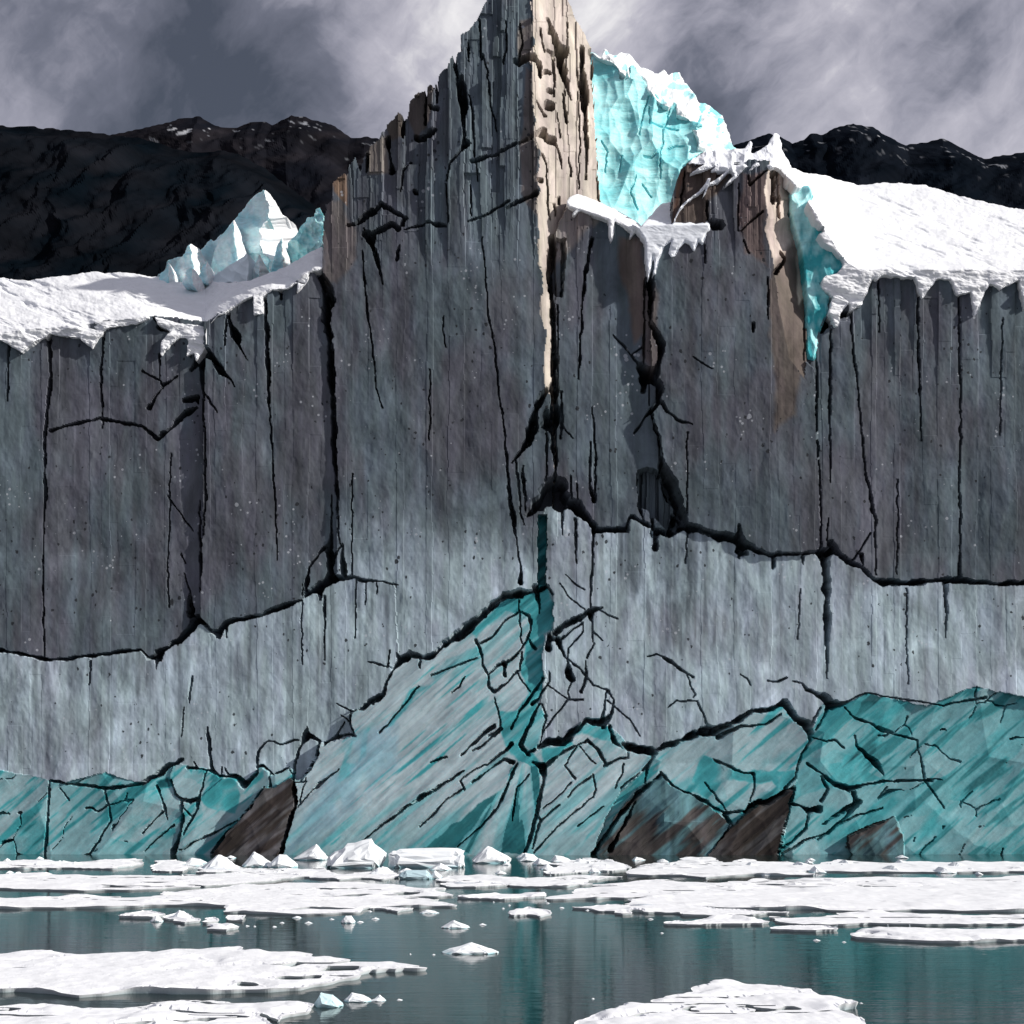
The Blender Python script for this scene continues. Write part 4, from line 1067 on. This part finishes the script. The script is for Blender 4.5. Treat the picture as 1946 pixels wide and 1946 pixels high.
# -- mountains
def mountain(name, poly, Yr, slope, base, sd, step=3.4, patches=(), snowy=1.0):
    ridge_ = np.asarray(poly)
    lo = 760
    pg = cat(ridge_, [(ridge_[-1, 0], lo), (ridge_[0, 0], lo)])
    def Yf(u, v): return Yr - np.clip(v - interpu(ridge_, u), 0, 600) * slope
    def Df(u, v):
        x = u + 30 * fbm(u / 90, v / 90, sd + 2, 3)
        a = 1 - np.abs(fbm((x + 1.3 * v) / 120, (v - .5 * x) / 150, sd, 5))
        return -a * 40 * sst(0, 60, v - interpu(ridge_, u)) + 3 * fbm(u / 22, v / 14, sd + 9, 3)
    def cf(u, v):
        t = np.clip(.5 + fbm((u - v) / 120, (u * .45 + v) / 22, sd + 3, 4), 0, 1)[..., None]
        c = np.array(base[0]) * t + np.array(base[1]) * (1 - t)
        sn = sst(.46, .56, fbm((u + 1.6 * v) / 30, (v - .5 * u) / 7, sd + 31, 4)) * sst(95, 20, v - interpu(ridge_, u)) * snowy
        c = c * (1 - sn[..., None]) + np.array((.16, .17, .19)) * sn[..., None]
        for q in patches:
            m = inside(q, u + 2 * fbm(u / 6, v / 6, 291, 2), v + 1.5 * fbm(u / 6, v / 6, 292, 2))[..., None]
            c = np.where(m, np.array((.28, .29, .31)), c)
        return c
    o = relief(name, pg, Yf, MOUNT, None, cf, step=step, thick=200, Dfn=Df, rnd_px=0, warp=.5)
    return tag(o, kind='structure')
far_ridge = cat([(-420, 330), (-260, 280), (-120, 300), (0, 262), (90, 240), (180, 262)], T(250, 0, "66,940 120,930 200,905 330,870 450,860 490,848 520,870 620,920 680,935 770,930 800,910 850,895 875,882 930,895 960,888 990,895 1020,915 1080,890 1170,843 1260,850 1310,870 1400,890 1450,905 1520,940 1600,1010 1640,1010 1720,995 1800,1015 1950,1120 2300,1200"))
mountain('mountains', far_ridge, 1900, 1.6, ((.0125, .0115, .0140), (.0048, .0056, .0084)), 400, patches=(T(250, 0, "300,1020 350,990 380,995 320,1025"), T(250, 0, "355,1055 430,1020 500,1000 440,1040 530,1050 450,1055"), T(250, 0, "1220,1030 1270,1005 1250,1025"), T(250, 0, "1370,1055 1425,1095 1400,1090"), T(250, 0, "600,975 560,945 580,970")))
near_ridge = cat([(-420, 210), (-250, 225), (-100, 232), (60, 240), (180, 252)], T(250, 0, "66,1010 200,1050 400,1110 560,1110 660,1090 760,1120 860,1170 960,1220 1100,1330 1300,1480 1500,1600 1800,1800"))
mountain('mountain_slope', near_ridge, 1300, 1.3, ((.0062, .0068, .0090), (.0018, .0034, .0054)), 420, snowy=0.0)
right_ridge = cat([(1300, 330)], T(1200, 0, "640,1100 740,1060 780,1045 870,1020 920,1005 1000,975 1040,980 1090,995 1170,1050 1270,1015 1315,975 1400,985 1460,945 1540,920 1620,900 1690,912 1760,920 1850,980"), [(1720, 275), (1790, 262), (1870, 300), (1960, 285), (2080, 320), (2240, 300), (2400, 340)])
mountain('mountains', right_ridge, 1700, 1.5, ((.0060, .0078, .0118), (.0026, .0042, .0070)), 440, patches=(T(1200, 0, "1770,1085 1850,1075 1850,1100 1800,1105"), T(1200, 0, "1590,990 1670,965 1620,985"), T(1200, 0, "1500,965 1560,950 1530,965")))

# -- bedrock behind the columns
core = np.array([(-270, 700), (380, 660), (620, 600), (700, 560), (1110, 560), (1230, 540), (1300, 470), (1480, 470), (1540, 720), (1700, 600), (2220, 560), (2220, 1660), (-270, 1660)], float)
o = relief('bedrock', core, lambda u, v: 225.0, ROCK, None, (.10, .10, .11), step=14, thick=80, rnd_px=0)
tag(o, kind='structure')

# ------------------------------------------------------------------ water and floating ice
wv_ = np.array([(-7000, -60, 0), (7000, -60, 0), (7000, 9000, 0), (-7000, 9000, 0)], float)
tag(mk('water', wv_, np.array([(0, 1, 2, 3)]), WATER), kind='structure')

def ground(p, z=0.0):
    p = np.asarray(p, float)[:, :2]
    Y = F * (HC - z) / np.maximum(p[:, 1] - VH, 20)
    return np.stack([(p[:, 0] - U0) * Y / F, Y], 1)

def densify(p, n=3, j=0.0, seed=0):
    r = np.random.default_rng(seed); out = []
    for a, b in zip(p, np.roll(p, -1, 0)):
        L_ = np.hypot(*(b - a))
        for k in range(n):
            q = a + (b - a) * k / n
            if k: q = q + r.normal(0, 1, 2) * np.minimum(j, L_ * .06) * np.array([1, .6])
            out.append(q)
    return np.array(out)

fl_n = [0]
def floe(poly, label, h=.45, holes=(), hump=0.0, cat_='ice floe', group='ice floes on the water', name='ice_floe', tint=(.83, .85, .88)):
    fl_n[0] += 1; sd = 500 + fl_n[0] * 11
    g = densify(ground(poly, h), 4, .5, sd)
    hs = [ground(q, h) for q in holes]
    ext = g.max(0) - g.min(0)
    st = float(np.clip(ext[0] / 170, .05, .30)); sy = float(np.clip(ext[1] / 60, .05, .30))
    x = np.arange(g[:, 0].min() - st * 2, g[:, 0].max() + st * 2, st); y = np.arange(g[:, 1].max() + sy * 2, g[:, 1].min() - sy * 2, -sy)
    x, y = np.meshgrid(x, y)
    wx = x + .35 * fbm(x / 1.2, y / 1.2, sd, 3) * min(1, ext[0] / 8); wy = y + (.9 * fbm(x / 3.2, y / 1.8, sd + 4, 3) + .9 * fbm(x / 9, y / 2.5, sd + 14, 4)) * min(1, ext[1] / 6)
    ins = inside(g, wx, wy)
    d = pdist(g, wx, wy)
    if ext[0] > 9:      # leads of open water between frozen-together pieces
        ld = np.abs(fbm(x / 11, y / 2.6, sd + 21, 3)) / .03 + 8 * np.clip(.02 - fbm(x / 17, y / 5, sd + 25, 2), 0, 1) * 9
        ins &= ld > 1; d = np.minimum(d, np.clip(ld - 1, 0, 9) * .12)
    for q in hs:
        ins &= ~inside(q, wx, wy); d = np.minimum(d, pdist(q, wx, wy))
    z = .48 * h * (.45 + .55 * sst(0, .5 + .05 * ext[1], d)) + .08 * fbm(x / 3.2, y / 3.2, sd + 7, 4) + .03 * fbm(x / .5, y / .5, sd + 8, 2) + hump * sst(0, ext[1] * .45, d) * (1 + .5 * fbm(x / 3, y / 3, sd + 9, 2))
    # pressure bumps along the back edges
    z += .22 * sst(.5, .8, vn(x / 2.6, y / 2.6, sd + 3)) * sst(1.6, .2, d)
    z = np.maximum(z, .12); z = np.where(d < .12, .14 + .25 * z, z)
    cells = ins[:-1, :-1]
    if not cells.any(): return None
    c = np.ones(x.shape + (3,)) * np.array(tint)
    # reuse the sheet builder with the vertical axis swapped in
    V_, Q_, C_ = grid_mesh(cells, x, -z, y, c, .25, 5, .25)
    V_ = np.stack([V_[:, 0], V_[:, 2], -V_[:, 1]], 1)
    C_[:, :] = np.where(V_[:, 2:3] < -.1, np.array((.25, .45, .5)), C_)
    return tag(mk(name, V_, Q_, SNOW, None, C_, False), label, cat_, group)

A5 = lambda s: T(250, 1570, s)
A6 = lambda s: T(700, 1570, s)
A7 = lambda s: T(1190, 1570, s)
floe(cat(A5("-1150,900 -700,860 -400,880 66,870 150,880 330,850 500,860 700,840 785,830 790,860 1000,870 1230,880 1280,910 1500,920 1930,955"), A6("200,955 380,980 450,990 300,1000 100,1000 0,1015"), A5("1850,990 1700,1010 1690,1045 1480,1080 1300,1110 1280,1130 1000,1140 800,1150 500,1160 66,1150 -400,1180 -800,1130 -1150,1150")),
     'large white floe with dark slits and a long point at lower left', .55,
     holes=[A5("1030,1055 1100,1040 1400,1035 1410,1060 1100,1068"), A5("1380,1000 1500,988 1680,990 1650,1003"), A5("1430,1040 1680,1050 1600,1040 1430,1028"), A5("960,972 1100,965 1250,945 1260,965 1170,985"), A5("390,985 500,990 440,998"), A5("630,980 740,982 680,986"), A5("740,1105 960,1110 860,1095 750,1078"), A5("260,1005 350,998 300,1010"), A5("500,920 600,938 540,930")])
floe(cat(A5("-1150,1290 -700,1260 -300,1300 66,1275 170,1255 260,1260 350,1225 700,1225 750,1240 1080,1240 1230,1230 1320,1260 1300,1300 1120,1310 1090,1345 900,1315 1010,1350 1060,1420 1000,1500 -1150,1500")), 'white floe along the bottom left edge of the picture', .5)
floe(cat(A6("1500,1345 1650,1300"), A7("0,1240 200,1210 400,1165 600,1130 750,1090 1110,1095 1130,1110 1300,1130 1400,1180 1580,1185 1720,1245 1640,1258 1560,1262 1585,1300 1720,1335 1780,1420 1700,1500 -400,1500 -420,1400")), 'broad smooth white floe at the bottom right foreground', .6,
     holes=[A7("100,1330 180,1308 250,1302 230,1325"), A7("330,1268 380,1260 370,1268")], hump=.25)
floe(cat(A5("-1150,500 -400,480 66,490 180,480 220,460 450,440 750,410 1050,400 1170,388 1930,400"), A6("250,410 580,438 440,447 630,475 500,487 250,490 540,510 440,520 670,545 300,550 0,560"), A5("1650,600 1100,605 900,600 830,590 650,590 700,552 420,542 66,548 -400,560 -1150,570")), 'long white floe across the left middle with a dark slit', .5,
     holes=[A5("1350,485 1500,480 1830,482 1650,496 1500,492"), A5("1120,580 1300,570 1650,582 1400,590"), A6("170,460 260,452 400,458 280,478 220,478")])
floe(cat(A5("-1150,340 -700,320 -400,335 66,335 270,340 520,325 720,325 1000,312 1350,322 1550,332 1700,312 1930,306"), A6("200,322 220,348 100,368"), A5("1900,372 1700,352 1520,368 1330,352 1060,362 1040,376 700,402 400,420 66,438 -400,440 -1150,430")), 'long white floe behind the left middle floe, below the ice lumps', .5,
     holes=[A5("1080,356 1200,350 1310,346 1280,356 1150,362"), A5("1380,365 1450,358 1500,366 1420,374")])
floe(A6("560,360 600,340 940,345 1000,360 1370,355 1500,340 1890,350 1600,375 1640,400 1450,415 1130,415 1000,402 560,392"), 'narrow ragged floe in the centre below the long ice slab', .45)
floe(A6("520,407 950,402 1070,420 820,431 600,431"), 'thin sliver of ice just in front of the centre ragged floe', .3)
floe(A6("650,500 900,475 1290,480 1300,495 1000,515 720,507"), 'slim pointed floe left of the biggest right floe', .4)
floe(cat(A6("1290,492 1500,460 1620,400 1900,382"), A7("0,380 230,370 700,385 900,365 1100,370 1500,352 1900,345 2300,350 3600,340 3600,590 2300,575 1890,582 1480,580 1400,562 950,570 700,560 450,546 150,550 0,545"), A6("1900,500 1600,492 1300,510")), 'biggest white floe spreading over the right middle', .55,
     holes=[A7("230,376 400,374 440,382 300,383"), A7("500,380 740,380 700,388 560,386"), A7("-80,497 60,486 160,492 60,505"), A6("1600,495 1800,490 1900,500 1750,512 1650,508")])
floe(cat(A6("1470,570 1750,553"), A7("-150,548 0,560 300,560 500,560 600,567 680,587 1200,602 900,620 450,624 350,602 130,602 50,592 -30,612 -150,592")), 'narrow floe in front of the biggest right floe', .4)
floe(A7("1030,640 1200,650 1400,640 1550,625 1520,612 1900,610 2300,620 3600,640 3600,690 2300,690 1900,688 1700,682 1480,698 1250,690 1100,672"), 'flat floe at right beyond the dark water gap', .4)
floe(A7("250,682 400,665 420,675 560,660 780,640 880,650 1050,680 800,686 430,691 300,690"), 'thin jagged floe with a bluish edge, right of centre', .4)
floe(A7("1040,722 1250,705 1500,715 1560,735 1400,745 1200,737 1050,732"), 'thin floe under the flat right floe', .35)
floe(A7("1620,742 1750,690 1900,690 2300,705 3600,700 3600,770 2300,780 1880,762 1720,757"), 'tilted floe with dark front at the right edge', .7)
floe(A6("1270,312 1340,290 1390,270 1340,245 1540,232 1560,210 1640,208 1700,222 1800,228 1930,282 1850,292 1500,311 1330,325"), 'rough floe at the foot of the ice mound, right side', .6, hump=.5)
floe(A7("0,292 100,252 200,242 350,237 380,218 480,208 600,203 700,242 850,222 1000,237 1180,232 1250,260 1400,250 1530,217 1700,232 1890,242 2300,240 3600,235 3600,300 2300,305 1650,300 1330,296 1380,330 1250,325 900,320 760,330 560,343 400,330 0,325"), 'bumpy white floe packed against the cliff foot on the right', .6, hump=.7)
floe(A5("150,300 165,245 340,240 400,270 460,282 380,312 200,312"), 'small ragged floe near the leftmost teal ice block', .4)
floe(A5("-1150,250 -800,225 -400,245 -200,230 40,215 85,225 80,250 -100,290 -500,280 -1150,290"), 'low floe against the cliff foot at the far left', .5)
floe(A5("480,300 700,255 840,290 1250,300 1420,290 1520,335 1300,345 900,320 520,325"), 'low floe carrying the row of pointed ice lumps', .4)
floe(A5("840,640 700,640 690,655 720,672 830,668"), 'small flat floe under the broken end of the left middle floe', .3)
floe(A5("530,665 610,655 612,685 540,690"), 'small square floe between two humped floes at left', .3)
floe(A5("530,738 600,705 700,698 792,718 700,740"), 'small pointed white floe, nearest below the left broken ice', .35)
floe(A5("250,645 330,620 420,630 500,680 380,690 300,680"), 'small floe with a white hump at left', .3, hump=.5)
floe(A5("66,600 150,600 250,630 160,645 66,645 -100,640"), 'small low floe at left beside the humped floe', .35)
floe(A6("1020,625 1090,590 1180,572 1260,585 1345,598 1340,612 1260,640 1180,628 1060,636"), 'solitary white floe in the middle water with an arched edge', .4, hump=.3)
floe(A6("100,590 0,590 30,570 330,588 210,610"), 'frayed tail of ice left of centre', .3)

def chunk(px, py, w, hgt, label, prof=None, depth=.7, seed=0, tint=(.82, .86, .89), name='ice_chunk', group='ice chunks afloat', cat_='ice chunk', facet_=True, kind='pyr'):
    """a faceted lump: base centre at pixel (px,py), width and height in pixels"""
    Y = F * HC / (py - VH); k = Y / F
    r = random.Random(seed or int(px * 13 + py * 7)); bm = bmesh.new()
    W = w * k; H = hgt * k; Dp = max(W * depth, .15)
    if prof is None:
        prof = [(-.5, .06), (-.32, .42), (-.1 + r.uniform(-.12, .12), 1.0), (.1 + r.uniform(-.1, .15), .72), (.34, .33), (.5, .05)]
    pts = []
    for a, b in prof:
        for dy, sc, hz in ((-.5, .72, .35), (-.28, .92, .8), (0, 1, 1), (.3, .9, .85), (.5, .7, .4)):
            pts.append((a * W * sc + r.uniform(-.03, .03) * W, dy * Dp + r.uniform(-.06, .06) * Dp, b * H * hz + r.uniform(-.04, .04) * H))
    for t in range(14):
        an = t / 14 * 6.283
        pts.append((math.cos(an) * W * .5 * r.uniform(.85, 1), math.sin(an) * Dp * .5 * r.uniform(.85, 1), -.08 * W - .05))
    for p in pts: bm.verts.new(p)
    res = bmesh.ops.convex_hull(bm, input=bm.verts[:])
    bmesh.ops.delete(bm, geom=list({e for e in res['geom_interior'] + res['geom_unused'] if isinstance(e, bmesh.types.BMVert)}), context='VERTS')
    bmesh.ops.triangulate(bm, faces=bm.faces[:])
    bmesh.ops.subdivide_edges(bm, edges=bm.edges[:], cuts=2, use_grid_fill=True)
    for v in bm.verts:
        s = .022 * W
        v.co += Vector((r.uniform(-s, s), r.uniform(-s, s), r.uniform(-s, s) * .6))
    bm.normal_update()
    me = bpy.data.meshes.new(name); bm.to_mesh(me)
    a = me.color_attributes.new('tint', 'FLOAT_COLOR', 'POINT')
    c = np.ones((len(me.vertices), 4), np.float32); c[:, :3] = tint
    for i, v in enumerate(me.vertices):
        if v.co.z < .06 * H: c[i, :3] = (.35, .6, .66)
    a.data.foreach_set('color', c.ravel()); bm.free()
    me.materials.append(SNOW)
    o = bpy.data.objects.new(name, me); COL.objects.link(o)
    o.location = ((px - U0) * k, Y, 0)
    return tag(o, label, cat_, group)

def c5(x, y): return 250 + x / S, 1570 + y / S
def c6(x, y): return 700 + x / S, 1570 + y / S
def c7(x, y): return 1190 + x / S, 1570 + y / S
LUMPS = 'ice lumps at the cliff foot'
chunk(*c5(650, 318), 74, 30, 'pointed white ice lump in front of the dark slanting boulder', [(-.5, .05), (-.2, .6), (-.05, 1), (.12, .7), (.5, .05)], 1.0, 3, group=LUMPS)
chunk(*c5(930, 295), 56, 27, 'low white ice lump right of the pointed one', [(-.5, .1), (-.15, 1), (.1, .7), (.5, .15)], 1.0, 4, group=LUMPS)
chunk(*c5(1110, 300), 58, 26, 'white ice lump between two low ones below the ice mound', [(-.5, .1), (-.1, .95), (.1, .85), (.5, .2)], 1.0, 5, group=LUMPS)
chunk(*c5(1320, 245), 65, 28, 'sharp triangular ice lump left of the big rounded one', [(-.5, .12), (-.1, .6), (.15, 1), (.35, .5), (.5, .1)], .8, 6, group=LUMPS)
chunk(*c5(1650, 300), 108, 52, 'biggest rounded white ice lump in front of the ice mound', [(-.5, .15), (-.46, .4), (-.15, .86), (.27, 1.0), (.5, .5), (.46, .3), (.2, .1)], .7, 7, group=LUMPS)
chunk(*c6(430, 302), 150, 37, 'long flat topped ice slab in front of the ice mound', [(-.5, .05), (-.47, .7), (-.35, .92), (.35, 1.0), (.48, .88), (.5, .1)], .25, 8, group=LUMPS)
chunk(*c6(900, 268), 76, 31, 'pointed ice lump at the right end of the long ice slab', [(-.5, .2), (-.1, 1), (.2, .7), (.5, .3)], .7, 9, group=LUMPS)
chunk(*c6(350, 385), 66, 16, 'bluish overturned ice lump below the long ice slab', [(-.5, .5), (-.3, 1), (.3, .95), (.5, .4)], .6, 10, (.45, .60, .66), group=LUMPS)
chunk(*c6(500, 385), 26, 17, 'small pointed ice lump touching the bluish one', [(-.5, .1), (-.1, 1), (.5, .1)], .8, 12, group=LUMPS)
chunk(*c6(100, 362), 56, 16, 'flat white ice lump left of the bluish one', None, .7, 11, group=LUMPS)
CH = 'ice chunks drifting in the water'
chunk(*c5(1450, 1318), 54, 24, 'teal sided ice chunk at the end of the bottom left floe', [(-.5, .1), (-.3, 1), (.1, .8), (.5, .2)], .8, 13, (.55, .74, .78), group=CH)
chunk(*c5(1665, 1282), 54, 15, 'white peaked ice chunk at bottom, between the teal one and a small one', None, .7, 14, group=CH)
chunk(*c5(1820, 1280), 25, 11, 'small ice chunk at the right end of the bottom left row', None, .7, 15, group=CH)
chunk(*c6(750, 928), 108, 19, 'largest solitary floating ice chunk, a low wide peak in open water', [(-.5, .1), (-.25, .5), (0, 1), (.15, .75), (.3, .4), (.5, .1)], .5, 16, group=CH)
chunk(*c6(640, 745), 56, 15, 'sharp peaked ice chunk beyond the low wide peak', [(-.5, .1), (-.2, .55), (-.08, 1), (.1, .45), (.5, .1)], .6, 17, group=CH)
chunk(*c6(450, 638), 38, 6, 'flat ice chunk farther left than the sharp peaked one', None, .6, 18, group=CH)
chunk(*c5(1590, 710), 27, 14, 'domed ice chunk in the water left of centre', [(-.5, .2), (-.2, .95), (.2, 1), (.5, .2)], .8, 19, group=CH)
chunk(*c5(185, 700), 26, 12, 'white lump of ice in the water at far left', None, .8, 20, group=CH)
chunk(*c5(365, 682), 40, 17, 'humped ice chunk sitting on the small left floe', [(-.5, .1), (-.1, 1), (.15, .85), (.5, .1)], .8, 21, group=CH)
BR = 'brash ice crowded at the cliff foot'
for q in range(70):
    x = rnd.uniform(-20, 1970); y = rnd.choice((1634, 1641, 1650, 1660)) + rnd.uniform(-5, 5)
    if 560 < x < 950 and y < 1650: continue
    if q % 3 == 0 and 1000 < x < 1700: y = rnd.uniform(1634, 1648)
    ww = rnd.uniform(12, 42)
    chunk(x, y, ww, ww * rnd.uniform(.12, .30) + 2, 'low white brash ice piece in the crowded ice under the cliff', None, rnd.uniform(1.0, 2.2), 900 + q, group=BR, name='brash_ice', cat_='brash ice')
CR = 'tiny crumbs of ice on the water'
for x, y, w, lab in ((c5(1215, 675) + (18, 'flat ice crumb below the tip of the left middle floe',)), (c5(1105, 712) + (10, 'ice crumb left of the pair below the left middle floe',)), (c5(1300, 714) + (16, 'ice crumb left of the domed chunk, lower of a pair',)), (c5(1470, 686) + (10, 'small ice crumb just left of the domed chunk',)),
                     (c5(1680, 707) + (13, 'ice crumb just right of the domed chunk',)), (c5(1790, 684) + (16, 'ice crumb farther right of the domed chunk',)), (c5(1752, 628) + (8, 'ice crumb close under the frayed tail of ice',)), (c5(850, 735) + (9, 'ice crumb right of the small pointed floe',)), (c5(905, 738) + (5, 'speck of ice second right of the small pointed floe',)), (c5(1050, 741) + (9, 'ice crumb low between the small floe and the domed chunk',)),
                     (c6(840, 726) + (15, 'row of ice crumbs right of the sharp peaked chunk',)), (c6(1610, 620) + (9, 'ice crumb right of the arched floe',)), (c6(1420, 602) + (11, 'ice crumb touching the right end of the arched floe',)), (c6(1035, 583) + (6, 'ice crumb above the left end of the arched floe',)), (c6(990, 606) + (6, 'ice crumb beside the left tip of the arched floe',)), (c6(1318, 568) + (8, 'ice crumb above the right end of the arched floe',)),
                     (c6(920, 560) + (4, 'speck of ice high left of the arched floe',)), (c6(230, 1278) + (12, 'ice crumb at the bottom beyond the bottom left row',)), (c6(1650, 1270) + (6, 'round ice crumb behind the foreground right floe',)), (c6(480, 946) + (7, 'ice crumb off the long point of the left floe',)), (c6(308, 942) + (4, 'speck of ice behind the long point of the left floe',)), (c6(70, 1282) + (30, 'white ice crumb, largest near the bottom left centre',)),
                     (c7(180, 685) + (11, 'ice crumb left of the thin jagged floe',)), (c7(800, 712) + (21, 'long ice crumb in front of the thin jagged floe',)), (c7(870, 724) + (12, 'short ice crumb beside the long one before the jagged floe',)), (c7(1400, 841) + (15, 'brightest ice crumb in the open water at right',)), (c7(1600, 853) + (9, 'ice crumb right of the brightest one',)), (c7(1662, 793) + (5, 'speck of ice under the tilted right floe',)), (c7(1725, 1302) + (7, 'ice crumb off the right tip of the foreground floe',)), (c7(262, 787) + (8, 'faint ice crumb in the open water right of centre',))):
    chunk(x, y, w, max(w * .22, 2.2), lab, None, .7, int(x + y), group=CR, name='ice_crumb', cat_='ice crumb')

# ------------------------------------------------------------------ light, sky, camera
SUN = Vector((.86, -.24, .50)).normalized()
sl = bpy.data.lights.new('sun', 'SUN'); sl.energy = 3.6; sl.angle = math.radians(.8); sl.color = (1, .95, .885)
so = bpy.data.objects.new('sun', sl); COL.objects.link(so); so.location = (300, 100, 300)
so.rotation_euler = (-SUN).to_track_quat('-Z', 'Y').to_euler()

w = bpy.data.worlds.new('World'); scene.world = w; w.use_nodes = True
nt = w.node_tree; nt.nodes.clear(); n = N(nt)
out = n.new('ShaderNodeOutputWorld'); bg = n.new('ShaderNodeBackground'); n.link(bg.outputs[0], out.inputs[0])
sky = n.new('ShaderNodeTexSky', sky_type='NISHITA'); sky.sun_disc = False
sky.sun_elevation = math.asin(SUN.z); sky.sun_rotation = math.atan2(SUN.x, SUN.y)
tc = n.new('ShaderNodeTexCoord').outputs['Generated']
def lobe(u, v, k0, k1):
    d = Vector(((u - U0) / F, 1, (VH - v) / F)).normalized()
    dp = n.vmath('DOT_PRODUCT', tc, tuple(d)).outputs['Value']
    mr = n.new('ShaderNodeMapRange', interpolation_type='SMOOTHSTEP'); n.link(dp, mr.inputs[0])
    mr.inputs[1].default_value = math.cos(k0); mr.inputs[2].default_value = math.cos(k1)
    return mr.outputs[0]
wrp = n.new('ShaderNodeTexNoise'); wrp.inputs['Scale'].default_value = 9; wrp.inputs['Detail'].default_value = 5
n.link(tc, wrp.inputs['Vector'])
def warped(k):
    return n.vmath('ADD', tc, n.vmath('MULTIPLY', wrp.outputs['Color'], (k, k, k)).outputs[0]).outputs[0]
def diag(vec, sc): return stretch(n, stretch(n, vec, (1, 1, 1), (0, .70, 0)), sc)
big = n.noise(diag(warped(.06), (3.0, 3, 6.5)), 1.0, 7, .55, .2)          # cloud masses lying on the diagonal
bil = n.noise(diag(warped(.16), (10, 8, 15)), 1.0, 8, .6, .1)             # torn billows
shaft = n.noise(diag(tc, (7, 5, 42)), 1.0, 5, .55, .4)                    # rain-like strokes
f = n.math('ADD', n.math('MULTIPLY', big, 1.45), n.math('MULTIPLY', bil, .90))
f = n.math('ADD', f, n.math('MULTIPLY', shaft, .34))
f = n.math('SUBTRACT', f, .80)
f = n.math('ADD', f, n.math('MULTIPLY', lobe(1165, 36, .048, .0), .26))
f = n.math('ADD', f, n.math('MULTIPLY', lobe(800, 160, .10, .0), .14))
f = n.math('ADD', f, n.math('MULTIPLY', lobe(1620, 180, .09, .0), .10))
f = n.math('SUBTRACT', f, n.math('MULTIPLY', lobe(330, 60, .13, .0), .22))
f = n.math('SUBTRACT', f, n.math('MULTIPLY', lobe(1400, 110, .08, .0), .08))
cl = n.ramp(f, (.08, (.050, .054, .070)), (.36, (.130, .132, .165)), (.54, (.270, .264, .312)), (.72, (.415, .40, .45)), (1.0, (.82, .80, .79)))
mixc = n.mix(.12, cl, n.mix(1, sky.outputs[0], (.09, .09, .09, 1), 'MULTIPLY'))
n.link(mixc, bg.inputs[0]); bg.inputs[1].default_value = .85

cam = bpy.data.cameras.new('camera'); co = bpy.data.objects.new('camera', cam); COL.objects.link(co)
co.location = (0, 0, HC); co.rotation_euler = (math.pi / 2, 0, 0)
cam.sensor_fit = 'HORIZONTAL'; cam.sensor_width = 36; cam.lens = 36 * F / 1946
cam.shift_y = (VH - 973) / 1946
cam.clip_start = .5; cam.clip_end = 20000
scene.camera = co
scene.view_settings.view_transform = 'Standard'; scene.view_settings.look = 'None'
scene.view_settings.exposure = .62; scene.view_settings.gamma = 1
